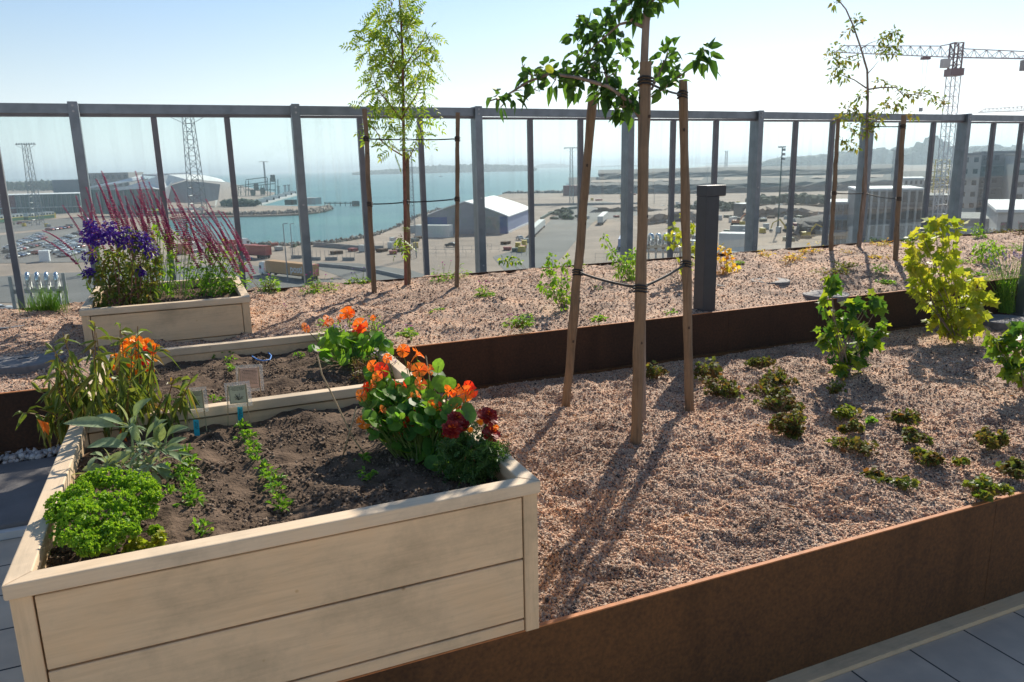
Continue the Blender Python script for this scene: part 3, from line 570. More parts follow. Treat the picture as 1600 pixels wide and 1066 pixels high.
tree('young_tree','sparse young tree with thin wandering branches right of centre in front of the crane',(1343,388),.765,
 [(1352,300),(1354,220),(1356,150),(1355,110),(1345,75),(1333,40),(1322,15),(1310,0),(1292,-8)],[.018,.017,.015,.013,.011,.009,.008,.007,.006,.005,.003],
 [([(1354,138),(1335,125),(1312,116),(1300,122)],.008,.1),([(1356,140),(1375,137),(1400,137),(1412,150),(1440,145),(1475,155)],.009,-.2),([(1356,115),(1365,105),(1373,95)],.006,0),([(1345,76),(1358,68),(1375,62)],.006,.1),([(1342,85),(1320,92),(1305,85)],.006,0),([(1356,190),(1340,178),(1320,170)],.006,.1),([(1357,195),(1375,185),(1395,178)],.006,-.1),([(1355,215),(1335,208),(1322,222)],.005,0),([(1356,150),(1345,155),(1338,150)],.005,0)],
 [(1305,78,11,14,.1),(1300,92,10,12,.1),(1320,92,10,10,.1),(1308,110,10,12,.1),(1322,118,11,13,.1),(1300,122,7,6,.1),(1340,95,7,6,0),(1338,32,9,10,0),(1330,45,6,5,0),(1320,52,5,3,0),(1345,32,6,5,0),(1304,5,6,7,0),(1375,62,8,8,.1),(1385,58,8,9,.1),(1395,50,9,12,.1),(1402,60,6,6,.1),(1378,82,11,14,.05),(1390,75,10,12,.05),(1397,85,7,6,.05),(1372,128,7,6,0),(1390,132,7,7,0),(1345,150,10,10,.05),(1410,145,9,10,-.1),(1425,148,9,10,-.1),(1440,145,8,8,-.15),(1455,150,8,9,-.2),(1470,158,8,8,-.2),(1474,165,6,5,-.2),(1395,160,10,12,0),(1382,172,12,14,-.05),(1405,165,9,9,-.05),(1325,170,12,18,.1),(1315,185,10,12,.1),(1338,178,11,13,.1),(1355,185,11,13,0),(1370,188,11,12,0),(1348,202,13,16,0),(1328,200,10,10,.1),(1362,205,9,9,0),(1325,225,9,9,0),(1338,230,7,6,0),(1316,220,7,6,0),(1430,182,5,3,-.1),(1420,178,5,3,-.1)],
 'leaf',.052,.024,M['l_bronze'],M['bark'],-.03)
l2=on(qa,302); m2=on(qb,311); t2=atd(1352,302,Df(qc[0])); strap([l2,t2,m2],'lower black strap across the sparse young tree and its stakes',[(l2,.026),(t2,.024),(m2,.026)],.004)
l2=on(qb,198); strap([atd(1356,197,Df(l2)+.1),l2],'upper black strap from the sparse young tree to its right stake',[(l2,.026)],.003)
# ================================================================== SHRUBS
def shrub(label,basepx,zb,blobs,kind,L,W,lm,n,name='shrub',cat='shrub',stem=None,sr=.004,spread=.03,dz=.06,upb=.4,group=None):
    b=at(*basepx,zb); D=Df(b); t=T(name,label,cat,b,group); ms=MB(); mf=MB()
    tot=sum(q[2]**2 for q in blobs)
    for q in blobs:
        x,y,r=q[:3]; dd=random.uniform(-dz,dz)+(q[3] if len(q)>3 else 0); c=atd(x,y,D+dd); R=r*D/F
        s=b+V((random.uniform(-1,1)*spread,random.uniform(-1,1)*spread,-.01))
        ms.tube(bend(s,c,5,.03,.05),[sr*(1-.12*i) for i in range(6)],5)
        k=max(2,int(n*r*r/tot)); puff(mf,kind,c,R,k,L,W,0,upb)
    ms.build('stems',stem or M['bark'],t); mf.build('foliage',lm,t); return t
def line(a,b,k,r0_,r1_): return [(a[0]+(b[0]-a[0])*i/(k-1),a[1]+(b[1]-a[1])*i/(k-1),r0_+(r1_-r0_)*i/(k-1)) for i in range(k)]
shrub('tall bright yellow-green shrub in the lower bed on the right',(1492,527),.42,line((1480,345),(1462,350),3,10,13)+[(1495,355,12),(1440,365,12),(1465,375,18),(1425,375,8),(1440,395,16),(1475,400,22),(1430,415,12),(1450,430,24),(1490,440,24),(1425,445,8),(1460,465,26),(1500,480,28),(1520,455,22),(1535,490,10),(1480,500,24),(1510,508,18),(1495,520,14),(1470,478,18),(1530,440,12),(1505,420,8),(1450,505,9),(1422,400,9),(1428,420,12),(1432,460,11),(1425,385,9),(1540,470,13),(1530,510,9)],'palm',.092,.09,M['l_yel'],560,spread=.05)
shrub('mid-height shrub with dark green and yellow lobed leaves in the middle of the lower bed',(1322,585),.42,[(1298,432,10),(1300,448,12),(1290,465,8),(1287,480,9),(1300,495,12),(1335,475,14),(1348,485,9),(1365,468,13),(1372,480,9),(1288,518,12),(1300,530,15),(1328,508,17),(1350,515,14),(1372,520,13),(1382,505,8),(1345,535,17),(1320,545,18),(1365,540,10),(1330,565,17),(1312,572,14),(1345,560,13),(1290,535,8)],'palm',.088,.09,M['l_curr'],260,spread=.04)
shrub('yellow-green shrub cut off by the right edge of the photo in the lower bed',(1605,610),.42,[(1550,530,9),(1562,545,11),(1580,520,12),(1595,515,10),(1570,560,13),(1590,545,14),(1598,565,14),(1585,580,12),(1560,535,10),(1605,590,14),(1610,530,14)],'palm',.085,.09,M['l_curr'],150,spread=.04)
shrub('loose light green shrub in the raised bed, just left of the leaning stake',(880,480),.735,[(862,405,9),(858,420,9),(868,435,9),(850,448,8),(875,450,10),(885,440,8),(880,415,7),(888,405,7),(865,460,10),(880,465,10),(852,425,6),(885,462,8),(878,476,6)],'leaf',.036,.02,M['l_herb'],330,sr=.003)
t=shrub('low shrub with a thin leafy twig reaching left across the glass, in the raised bed',(866,462),.735,[(785,406,5),(793,408,6),(802,407,6),(811,409,5)],'leaf',.034,.018,M['l_curr'],60,sr=.002,dz=.01)
shrub('slanting yellow-green shrub right of the leaning stake in the raised bed',(985,440),.745,[(943,370,5),(948,382,6),(956,395,8),(965,405,9),(972,415,11),(980,405,9),(990,395,8),(988,415,11),(978,430,12),(990,430,10),(993,405,8),(968,428,7)],'leaf',.036,.02,M['l_herb'],420,sr=.003)
shrub('yellow-leaved shrub between right stake and charcoal lamp',(1068,440),.745,[(1052,355,7),(1045,370,8),(1058,368,8),(1050,383,8),(1066,380,9),(1085,362,7),(1078,348,6),(1068,340,6),(1075,395,10),(1090,388,9),(1080,410,9),(1062,410,6),(1088,405,8),(1070,425,8)],'palm',.062,.06,M['l_yel'],120,sr=.003)
shrub('yellow and green shrub just right of the charcoal lamp',(1128,430),.745,[(1122,385,7),(1132,392,9),(1138,402,9),(1128,410,9),(1140,412,8),(1120,400,7),(1132,420,8),(1150,418,7),(1122,425,6)],'palm',.055,.05,M['l_autumn'],75,sr=.003)
shrub('low bright green shrub on the raised bed left of the lavender',(1540,405),.765,[(1530,388,10),(1545,385,12),(1540,398,13),(1555,395,10),(1565,390,8),(1528,400,8),(1550,405,9),(1572,395,5)],'leaf',.035,.02,M['l_herb'],330,sr=.003)
shrub('small green shrub against the fence on the right',(1530,373),.765,[(1522,362,6),(1528,355,7),(1535,365,8),(1525,370,6)],'leaf',.03,.017,M['l_herb'],150,sr=.003)
# lavender
def lavender(label,basepx,zb,x0,x1,yt,n,name='lavender',pm='p_lav',spike=.035,lm='l_herb',hgt=1,hi=14):
    b=at(*basepx,zb); D=Df(b); t=T(name,label,'flowering plant',b); ms=MB()
    for i in range(n*3):
        px=random.uniform(x0,x1); y=yt+random.uniform(20,70); q=atd(px,y,D+random.uniform(-.12,.12)); s=b+V((random.uniform(-.06,.06),random.uniform(-.06,.06),0))
        ms.tube(bend(s,q,3,.05,.02),[.002,.0018,.0015,.001],3,0,False)
        for k in range(5): 
            p=s.lerp(q,random.uniform(.2,1)); leaf(ms,p,rv()+z0,rv(),.035,.006,0,.1,.1)
    ms.build('stems',M[lm],t)
    for i in range(n):
        px=x0+(x1-x0)*(i+.5)/n+random.uniform(-3,3); y=yt+abs(random.gauss(0,hi)); q=atd(px,y,D+random.uniform(-.12,.12)); s=b+V((random.uniform(-.06,.06),random.uniform(-.06,.06),0))
        m=MB(); ax=(q-s).normalized(); m.tube([s,q-ax*spike],[.0018,.0012],4,1,False)
        for k in range(7): m.blob(q-ax*spike*(1-k/6)+rv()*.003,.0058*(1-.06*k),sz=.9)
        m.build('flower_spike',[M[pm],M[lm]],t)
lavender('lavender bush with pale violet spikes beside the grey post at the right edge',(1572,488),.42,1535,1600,388,26)
# ------------------------------------------------------------------ low plants scattered on the beds
def low(label,px,py,zb,r,h,n,L,lm,kind='lob',name='ground_plant',cat='ground plant',flowers=None,group=None,asp=1.0):
    b=at(px,py,zb); D=Df(b); R=r*D/F; H=h*D/F; t=T(name,label,cat,b,group); mf=MB(); ms=MB()
    subs=[(random.uniform(-.85,.85)*R,random.uniform(-.85,.85)*R*asp,random.uniform(.25,.6)*R,random.uniform(.35,1.15)) for _ in range(random.randint(4,8))]
    for _ in range(n):
        sx_,sy_,sr_,sh_=random.choice(subs); a=random.uniform(0,2*PI); q=random.random()**.6; zz=H*sh_*(.1+.95*random.random()*(1-.5*q)); p=b+V((sx_+math.cos(a)*sr_*q,sy_+math.sin(a)*sr_*q*asp,zz))
        if random.random()<.35: ms.tube([b+V((random.uniform(-.01,.01),random.uniform(-.01,.01),-.005)),p],[.0018,.001],3)
        d=V((math.cos(a),math.sin(a),random.uniform(-.1,.8)))+rv()*.5; l=L*random.uniform(.6,1.2)
        if kind=='lob': fanleaf(mf,p,d,rv()*.8+z0*.6,LOB,l*.55,0,random.uniform(-.3,.4),.3)
        else: leaf(mf,p,d,rv()*.5+z0,l,l*.45,0,.3,.3)
    ms.build('stems',M['stemr'],t); mf.build('foliage',M[lm],t)
    if flowers:
        pm,k,fr_=flowers
        for _ in range(k):
            a=random.uniform(0,2*PI); p=b+V((math.cos(a)*R*.8*random.random(),math.sin(a)*R*.8*random.random(),H*random.uniform(.85,1.3)))
            m=MB(); m.tube([b,p],[.0015,.001],3,1,False)
            for j in range(6): 
                q=2*PI*j/6; leaf(m,p,V((math.cos(q),math.sin(q),.8)),z0,fr_,fr_*.7,0,.1,.2)
            m.build('blossom',[M[pm],M['stem']],t)
LP=[('dark leafy clump right behind the middle front stake',1027,590,24,26,70,'l_dark'),
('dark clump just right of the right front stake, nearer the steel wall',1112,595,24,30,85,'l_dark'),
('dark clump right of the right front stake, second in its row',1125,618,26,30,90,'l_dark'),
('reddish-green clump touching the foot of the dark steel wall mid-bed',1187,575,24,18,75,'l_dark'),
('speckled clump second in the long row left of the lobed shrub',1208,598,24,22,80,'l_dark'),
('speckled clump third in the long row left of the lobed shrub',1203,615,26,22,80,'l_dark'),
('speckled clump fourth in the long row left of the lobed shrub',1220,642,28,24,85,'l_dark'),
('large dark clump closing the long row left of the lobed shrub',1246,680,28,36,120,'l_dark'),
('tiny dark clump in the shadow at the foot of the lobed shrub',1303,612,12,18,30,'l_dark'),
('red-tinged clump below the lobed shrub',1305,645,26,18,60,'l_bronze'),
('straggly red-brown clump below and right of the lobed shrub',1330,672,20,22,55,'l_dark'),
('red-brown clump at the end of the straggly row',1345,705,22,26,60,'l_dark'),
('small clump alone at the left of the straggly row',1312,692,14,10,18,'l_bronze'),
('dark clump between the tall yellow shrub shadow and the two-part clump below it',1418,660,21,22,75,'l_dark'),
('small dark clump with a red leaf under another clump',1428,690,19,20,60,'l_dark'),
('small upright clump in the lower right of the gravel',1460,725,16,22,45,'l_dark'),
('scrappy low sprig left of the small upright clump in the lower right',1437,712,12,10,18,'l_bronze'),
('low clump near the steel wall edge, left of two near the front',1362,752,28,18,65,'l_dark'),
('trailing end of the low clump near the front steel wall',1400,758,22,16,45,'l_bronze'),
('bright green low clump touching the front steel wall on the right',1522,765,34,20,85,'l_bronze'),
('dark clump near the right edge at mid bed',1552,700,26,26,80,'l_dark'),
('dark clump cut by the right edge just above the front wall',1592,742,20,30,70,'l_dark'),
('small leaf tuft right of the bright low clump gap',1500,722,11,8,14,'l_bronze'),
('pale little sprout between the straggly row and the dark clumps',1362,660,9,8,12,'l_herb')]
for lb,x,y,r,h,n,lm in LP: low(lb,x,y,.42,r*1.15,h*1.2,int(n*3.2),.031,lm,name='ground_plant',cat='ground plant',group='low leafy clumps planted in the lower bed')
UP=[('bushy violet-flowered plant at the fence right of the small planter',412,460,28,36,150,'l_herb',('p_pur',5,.012)),
('airy plant with magenta blooms below the fence post right of the small planter',497,462,24,36,130,'l_herb',('p_pur',9,.014)),
('dark violet-flowered plant between fence post and left stake',566,449,22,26,110,'l_curr',('p_vio',6,.014)),
('tiny green tuft at the fence right of the feathery tree',624,443,12,8,20,'l_herb',None),
('wispy yellow-green plant just left of the right stake of the feathery tree',695,445,27,32,140,'l_herb',('p_pur',4,.012)),
('small tuft with two violet blooms right of the small planter',445,490,11,11,34,'l_herb',('p_pur',2,.012)),
('flat green tuft in the gravel below the left stake shadow',607,468,6,6,14,'l_herb',None),
('small green cushion at the centre of the raised bed',686,489,12,8,40,'l_herb',None),
('green tuft with violet blooms near the dark wall, right of the nasturtiums',637,527,13,16,60,'l_herb',('p_pur',2,.013)),
('plant with magenta blooms right of the right stake of the feathery tree',757,466,21,22,80,'l_herb',('p_pur',5,.014)),
('pale green plant with magenta blooms standing near the dark wall below the loose shrub',808,512,21,22,100,'l_herb',('p_pur',4,.012)),
('small green cushion just left of the leaning stake',937,502,10,10,36,'l_herb',None),
('little green tuft between the leaning and middle stakes',929,454,8,8,20,'l_herb',None),
('small green tuft left of the leaning stake beside the fence',905,420,9,8,18,'l_herb',None),
('pale green sprout in the gravel left of the charcoal lamp',1050,490,9,5,14,'l_herb',None),
('low green spread beside the covers right of the lamp',1160,413,16,8,30,'l_herb',None),
('yellow and orange leaved clump nearest the fence post right of the lamp',1195,402,18,14,50,'l_autumn',None),
('yellow-green clump second from the fence post right of the lamp',1242,410,20,24,80,'l_autumn',None),
('orange-red tipped clump left of the left stake of the sparse tree',1270,400,22,22,80,'l_autumn',None),
('yellow clump right behind the left stake of the sparse tree',1318,400,14,12,40,'l_autumn',None),
('green clump at the shadow of the sparse tree trunk',1320,418,15,14,55,'l_bronze',None),
('bronze clump above the lobed shrub on the raised bed',1300,430,18,24,80,'l_bronze',None),
('orange-leaved clump between the stakes of the sparse tree',1380,385,18,14,50,'l_autumn',None),
('low orange and green clump in front of the right stake',1375,405,15,12,45,'l_autumn',None),
('green cushion in front of the right stake of the sparse tree',1378,424,13,12,50,'l_herb',None),
('green cushion at the foot of the right stake shadow',1386,444,14,12,50,'l_herb',None),
('small dark tuft by the fence behind the rear stake',1362,377,11,8,24,'l_curr',None),
('small green clump behind the tall yellow shrub near the fence',1425,380,13,14,40,'l_curr',None),
('round green tuft right of the tall yellow shrub on the raised bed',1506,412,11,9,40,'l_herb',None),
('flat green tuft at the wall top left of the lavender',1522,432,14,10,40,'l_herb',None),
('brown heathery clump at the fence in the right corner',1565,366,20,14,60,'l_dark',('p_pur',4,.01)),
('reddish heathery clump at the fence at the right edge',1592,368,14,16,50,'l_dark',('p_mag',4,.01)),
('yellow-green clump at the right edge above the lavender',1592,392,16,16,60,'l_herb',None),
('tiny green sprout in the gravel at the left below the round cover',62,520,5,4,8,'l_herb',None)]
for lb,x,y,r,h,n,lm,fl in UP: low(lb,x,y,.735 if y>440 else .765,r,h,int(n*1.5),.036,lm,'leaf',flowers=fl,name='flowering_plant' if fl else 'ground_plant',cat='flowering plant' if fl else 'ground plant',group='small plants dotted over the raised bed')
t=tag(T('leaf_litter','','',(2.6,3.2,.4)),'few dry fallen leaves scattered on the lower gravel bed','leaf litter'); m=MB()
for _ in range(46):
    x=random.uniform(1.0,5.2); y=random.uniform(2.0,4.2); p=V((x,y,lowZ(x,y)+.012)); leaf(m,p,V((random.uniform(-1,1),random.uniform(-1,1),.1)),z0+rv()*.4,random.uniform(.018,.034),.014,0,.1,.4)
o=m.build('dry_leaves',M['dryleaf'],t); o['kind']='stuff'
# grass tuft at left of fence
def grass(label,px,py,zb,wpx,hpx,n):
    b=at(px,py,zb); D=Df(b); t=tag(T('grass_tuft','','',b),label,'ornamental grass'); m=MB()
    for _ in range(n):
        s=b+V((random.gauss(0,.04),random.gauss(0,.03),0)); q=s+V((random.gauss(0,wpx*.4*D/F),random.gauss(0,.05),hpx*D/F*random.uniform(.5,1)))
        m.tube(bend(s,q,4,.05,.03),[.002,.002,.0016,.001,.0004],3,0,False)
    m.build('blades',M['l_herb'],t)
grass('tuft of fine green grass in front of the steel vent pipes at the left',82,493,.74,26,52,170)
grass('shorter green grass tuft left of the violet planter',58,494,.74,16,36,90)
# ================================================================== PLANTS IN THE PLANTERS
SZ=.805
# curly parsley
random.seed(21)
b=at(165,842,SZ); t=T('parsley_plant','bushy bright green curly parsley in the near left corner of the foreground planter','herb',b); mf=MB(); ms=MB(); D=Df(b)
for (x,y,r,dd) in [(95,785,20,0),(100,805,22,-.04),(125,770,22,.03),(140,755,20,.1),(165,755,22,.12),(190,752,24,.12),(215,750,22,.12),(232,768,18,.08),(215,780,26,.05),(185,785,26,0),(150,790,24,0),(120,800,22,-.05),(110,830,24,-.1),(130,815,26,-.08),(160,820,26,-.08),(145,845,26,-.13),(120,850,20,-.15),(165,850,22,-.13),(180,838,20,-.1),(195,810,22,-.05),(225,800,20,0),(240,785,14,.03),(205,835,12,-.1),(140,865,14,-.17),(85,800,12,0),(242,828,9,-.02)]:
    c=atd(x,y,D+dd)+z0*random.uniform(-.012,.014); R=r*D/F*random.uniform(.92,1.16)
    s=b+V((random.uniform(-.04,.04),random.uniform(-.04,.04),0)); ms.tube(bend(s,c,4,.05),[.003,.0028,.0024,.002,.0015],5)
    mf.blob(c-z0*R*.15,R*.55,0,sz=.8,jit=.2)
    for _ in range(74):
        o=rv(); o.z=abs(o.z)*1.0-.2; o.normalize(); q=c+V((o.x*R*.95,o.y*R*.95,o.z*R*.8))*random.uniform(.82,1.08)
        for j in range(5): leaf(mf,q+rv()*.003,rv()+o*.25,o+rv()*.75,.0075,.0075,0,0,.5)
ms.build('stems',M['l_herb'],t); mf.build('foliage',M['l_pars'],t)
b=at(245,850,SZ); t=T('parsley_plant','smaller paler parsley clump right of the big parsley, nearly touching the front rim','herb',b); mf=MB(); D=Df(b)
for (x,y,r) in [(215,845,10),(228,858,12),(245,852,10),(250,838,9),(258,860,8),(222,868,9),(205,858,9),(235,872,7)]:
    c=atd(x,y,D+random.uniform(-.03,.03)); puff(mf,'lob',c,r*D/F,26,.022,.02)
mf.build('foliage',M['l_yel'],t)
# sage
b=at(205,745,SZ); t=T('sage_plant','large-leaved grey-green sage between the parsley and the wilting stalks','herb',b); D=Df(b); mf=MB(); ms=MB()
def bigleaf(m,a,tip,W,nn,mi=0,curve=.12):
    a=V(a); tip=V(tip); L=(tip-a).length; d=(tip-a).normalized(); s=d.cross(nn).normalized(); n=s.cross(d); K=8; prof=(.05,.55,.85,1,1,.9,.72,.42,.0); vs=[];fs=[]
    for i in range(K+1):
        q=a+d*L*i/K+n*curve*L*4*(i/K)*(1-i/K); ww=W*.5*prof[i]
        vs+=[q-s*ww+n*ww*.35,q-s*ww*.5+n*ww*.1,q,q+s*ww*.5+n*ww*.1,q+s*ww+n*ww*.35]
    for i in range(K):
        for j in range(4): o=i*5+j; fs.append((o,o+1,o+6,o+5))
    m.add(vs,fs,mi)
hubs=[((205,668),[((98,662),22),((180,628),0),((238,622),22),((150,650),18),((213,650),12),((180,700),16)],30,.02),
 ((218,700),[((262,655),20),((135,700),24),((205,660),14),((250,690),14),((190,735),16),((160,730),18)],24,-.02),
 ((250,702),[((296,668),22),((243,650),20),((292,684),15),((288,700),16),((262,660),14),((285,722),16),((212,694),12),((225,730),14)],24,.0),
 ((235,728),[((268,735),18),((262,758),16),((272,748),12),((225,758),14),((200,755),12),((250,770),14)],20,-.08),
 ((170,728),[((120,755),18),((140,710),14),((150,760),14),((190,755),12),((128,735),14)],20,-.02)]
for (hx,hy),lv,wpx,dd in hubs:
    h=atd(hx,hy,D+dd); ms.tube(bend(b+V((random.uniform(-.03,.03),random.uniform(-.03,.03),0)),h,4,.03),[.005,.0045,.004,.0035,.003],6)
    for (x,y),wp in lv:
        tip=atd(x,y,D+dd+random.uniform(-.07,.05)); L=(tip-h).length; a=h+(tip-h)*.22
        ms.tube([h,a],[.0025,.002],4); w_=max(wp,12)*D/F*.98
        bigleaf(mf,a,tip,w_,(V((0,-.45,.9))+rv()*.35).normalized(),0,random.uniform(.05,.22))
    for _ in range(9):
        tip=h+rv()*.05+V((0,0,.01)); bigleaf(mf,h,tip,.014,(z0+rv()*.4).normalized())
for _ in range(34):
    p=b+V((random.uniform(-.13,.15),random.uniform(-.08,.08),random.uniform(.0,.07))); d=rv(); d.z=abs(d.z)*.5
    bigleaf(mf,p,p+d*random.uniform(.04,.08),random.uniform(.014,.024),(z0+rv()*.5).normalized())
ms.build('stems',M['l_sage'],t); o=mf.build('foliage',M['l_sage'],t,True)
# wilting tall stalks
b=at(175,690,SZ); t=T('wilting_herb','tall wilting herb with drooping narrow leaves behind the sage in the foreground planter','herb',b); D=Df(b); ms=MB(); mf=MB()
tips=[(35,645),(62,640),(75,590),(88,575),(82,545),(98,520),(88,560),(110,570),(120,560),(145,545),(150,520),(148,505),(165,560),(178,545),(190,520),(188,515),(205,545),(215,510),(212,530),(228,555),(240,540),(246,535),(235,590),(255,620),(272,590),(285,620),(296,610),(300,590),(292,640),(120,600),(135,590),(160,600),(190,590),(200,610),(100,610),(80,620),(230,625),(265,640),(110,640),(150,640),(170,625),(60,610)]
for (x,y) in tips:
    dd=random.uniform(-.12,.3) if x>110 else random.uniform(-.02,.2); q=atd(x,y,D+dd); f=(x-60)/240
    s=at(115+f*140+random.uniform(-12,12),690-f*15,SZ)+V((0,random.uniform(0,.22),-.01)); P=bend(s,q,7,-.01 if x>90 else .1,.015)
    ms.tube(P,[.0035-.0003*i for i in range(8)],5); 
    for i in range(2,8):
        for _ in range(3 if i<7 else 4):
            p=P[i].lerp(P[i-1],random.random()); d=V((random.uniform(-1,1),random.uniform(-1,1),random.uniform(-2.4,.0) if i<7 else random.uniform(-.3,1.2)))
            leaf(mf,p,d,rv(),random.uniform(.05,.09),random.uniform(.012,.02),0,random.uniform(.3,.9),.4)
for (x,y) in [(190,670),(58,655),(65,658),(172,640)]:
    leaf(mf,atd(x,y,D),V((.3,0,-1)),rv(),.05,.025,1,.2,.4)
ms.build('stems',M['stemr'],t); mf.build('foliage',[M['l_wilt'],M['p_or']],t)
# marigold head builder
def marigold(p,R,m1,m2,par,axis=None,n=2):
    ax=(axis or V((random.uniform(-.4,.4),-.55,.75))).normalized(); u=ax.orthogonal().normalized(); v=ax.cross(u); m=MB()
    for ring,(rr,k,tilt) in enumerate(((1,17,.1),(.86,16,.35),(.68,14,.65),(.48,11,1.0),(.3,8,1.6),(.14,5,3))):
        for i in range(k):
            a=2*PI*(i+random.uniform(-.25,.25))/k; d=(u*math.cos(a)+v*math.sin(a)+ax*tilt).normalized(); st=p+ax*R*.12*ring
            l=R*rr*random.uniform(.85,1.12); s=d.cross(ax).normalized(); e_=st+d*l
            vs=[st,st+d*l*.55+s*l*.17,st+d*l*.55-s*l*.17,e_+s*l*.24+ax*R*random.uniform(-.08,.12),e_+ax*R*random.uniform(-.14,.14)+d*l*.06,e_-s*l*.24+ax*R*random.uniform(-.08,.12)]
            m.add(vs,[(0,1,2),(1,3,4),(1,4,2),(2,4,5)],0 if ring<3 or random.random()<.7 else 1)
    m.blob(p-ax*R*.12,R*.3,2,sz=1.2); return m.build('flower_head',[M[m1],M[m2],M['l_mari']],par)
b=at(215,655,SZ); t=T('orange_marigold','orange and yellow marigolds seen behind the wilting stalks','flowering plant',b); D=Df(b)+.16; ms=MB()
for (x,y,r,k) in [(197,537,14,0),(213,535,15,0),(228,538,14,0),(240,545,13,0),(198,548,13,0),(190,562,11,0),(212,556,13,0),(232,552,16,1),(228,565,12,1),(205,568,11,0),(240,560,10,0),(215,582,10,0),(232,580,11,0),(180,558,9,0),(200,590,9,0),(238,598,8,0),(170,594,6,0),(214,612,8,0),(178,575,7,0),(222,545,12,0)]:
    p=atd(x,y,D+random.uniform(-.05,.05)); s=b+V((random.uniform(0,.08),random.uniform(.18,.25),0)); ms.tube(bend(s,p,4,.02),[.003]*4+[.002],5)
    marigold(p,r*.78*D/F,'p_red' if k else 'p_marig','p_marig' if not k else 'p_or',t)
    for _ in range(8): leaf(ms,s.lerp(p,random.random()),rv(),rv(),.04,.008,0,.1,.1)
ms.build('stems',M['l_mari'],t)
# nasturtiums
random.seed(5)
def nasturtium(label,base,stems,leaves,blooms,zb=SZ,extra=0,Lr=.84):
    b=at(*base,zb); D=Df(b); t=T('nasturtium_plant',label,'flowering plant',b); ms=MB(); mf=MB()
    def gd(x,y): # ground point below the plant near picture column x
        return at(x,max(y+25,base[1]-40),zb)
    for (x,y,r) in leaves:
        q=None; g=at(x,min(y+70,base[1]+20) if y<base[1]-20 else y+22,zb); Dq=Df(g)*.5+D*.5+random.uniform(-.05,.05)
        q=atd(x+random.uniform(-3,3),y,Dq); R=r*Dq/F*Lr; s=b.lerp(g,.45)+V((random.uniform(-.03,.03),random.uniform(-.03,.03),0)); s.z=zb
        ms.tube(bend(s,q,5,.08,.03),[.0024,.0022,.002,.0018,.0016,.0014],5)
        nn=V((random.uniform(-.7,.7),random.uniform(-1.0,.35),random.uniform(.25,1))); 
        fanleaf(mf,q,nn.cross(rv()),nn,ROUND,R,0,random.uniform(.1,.28),0)
    ms.build('stems',M['stem'],t); mf.build('foliage',M['l_nast'],t,True)
    for (x,y,r,k) in blooms:
        y=y or 578+(x-575)*.42+random.uniform(-12,60)
        g=at(x,min(y+75,base[1]+10),zb); Dq=Df(g)*.4+D*.6-.02; p=atd(x,y,Dq); R=r*.9*Dq/F; m=MB()
        ax=V((random.uniform(-1,1),random.uniform(-1.2,.3),random.uniform(-.1,.9))).normalized(); u=ax.orthogonal().normalized(); v=ax.cross(u)
        for i in range(5):
            a=2*PI*i/5+random.uniform(-.15,.15); d=(u*math.cos(a)+v*math.sin(a)); e_=p+d*R+ax*R*random.uniform(-.15,.25); s=d.cross(ax); c=p-ax*R*.45
            mid=p+d*R*.45; w2=R*.66
            vs=[c,mid+s*w2*.35,mid-s*w2*.35,e_+s*w2*.95+ax*R*random.uniform(-.15,.15),e_+d*R*.12,e_-s*w2*.95+ax*R*random.uniform(-.15,.15),mid+d*R*.1]
            m.add(vs,[(0,1,6),(0,6,2),(1,3,4),(1,4,6),(2,6,4),(2,4,5)],0)
        m.tube([p-ax*R*.3,p-ax*R*.9,p-ax*R*1.45-z0*R*.3],[R*.20,R*.09,R*.03],6,1)
        s=b.lerp(g,.5); s.z=zb; m.tube(bend(s,p-ax*R*.4,5,.06,.02),[.0018]*6,5,2)
        m.blob(p-ax*R*.2,R*.14,3)
        m.build('blossom',[M['p_red'] if k==1 else M['p_or'],M['p_marig'],M['stem'],M['p_marig']],t)
    return t
LV=[(600,590,16),(585,605,18),(578,630,20),(590,650,20),(575,645,12),(615,600,18),(625,622,26),(605,625,18),(600,640,16),(640,600,16),(655,588,16),(660,570,14),(650,630,18),(635,640,16),(620,655,18),(645,655,18),(668,605,16),(678,585,20),(685,572,15),(672,625,22),(690,600,20),(700,620,18),(685,640,18),(655,665,20),(670,665,22),(662,690,18),(672,700,22),(690,685,18),(702,650,18),(710,630,16),(732,645,22),(720,668,20),(640,700,14),(700,715,18),(690,720,16),(706,700,14),(698,742,18),(680,725,14),(760,705,16),(775,712,14),(765,675,15),(745,735,16),(590,620,14),(610,610,14),(630,590,14),(645,575,13),(655,645,16),(715,690,16),(595,665,14),(675,650,16),(640,620,18),(660,640,18),(665,655,16),(625,640,16),(645,690,14),(655,710,16),(612,645,15),(700,600,14),(625,605,16)]
LV+=[(random.uniform(575,720),0,random.uniform(7,16)) for _ in range(280)]
LV=[(x,(y or 590+ (x-575)*.45+random.uniform(-15,92)),r) for x,y,r in LV]
NT=nasturtium('sprawling orange-flowered nasturtium spilling along the right side of the foreground planter',(672,705),None,LV,
 [(564,618,11,0),(568,660,12,0),(630,548,11,0),(654,552,13,0),(655,578,13,0),(657,600,11,0),(655,618,10,0),(618,688,10,0),(628,668,11,1),(645,648,13,1),(637,655,11,1),(690,638,12,1),(702,612,13,0),(712,610,12,0),(728,615,14,0),(732,605,11,1),(738,612,10,1),(583,572,10,0),(590,588,9,0),(597,578,13,1),(572,605,9,1),(700,648,9,0),(705,640,8,0),(622,685,9,0),(605,560,8,0),(640,572,8,0),(672,578,9,0),(618,600,8,1),(676,632,9,0),(665,690,9,0),(690,668,9,1),(716,638,8,0),(598,640,8,0),(645,620,8,0)]+[(random.uniform(575,735),0,random.uniform(6.5,9),random.random()<.35) for _ in range(14)])
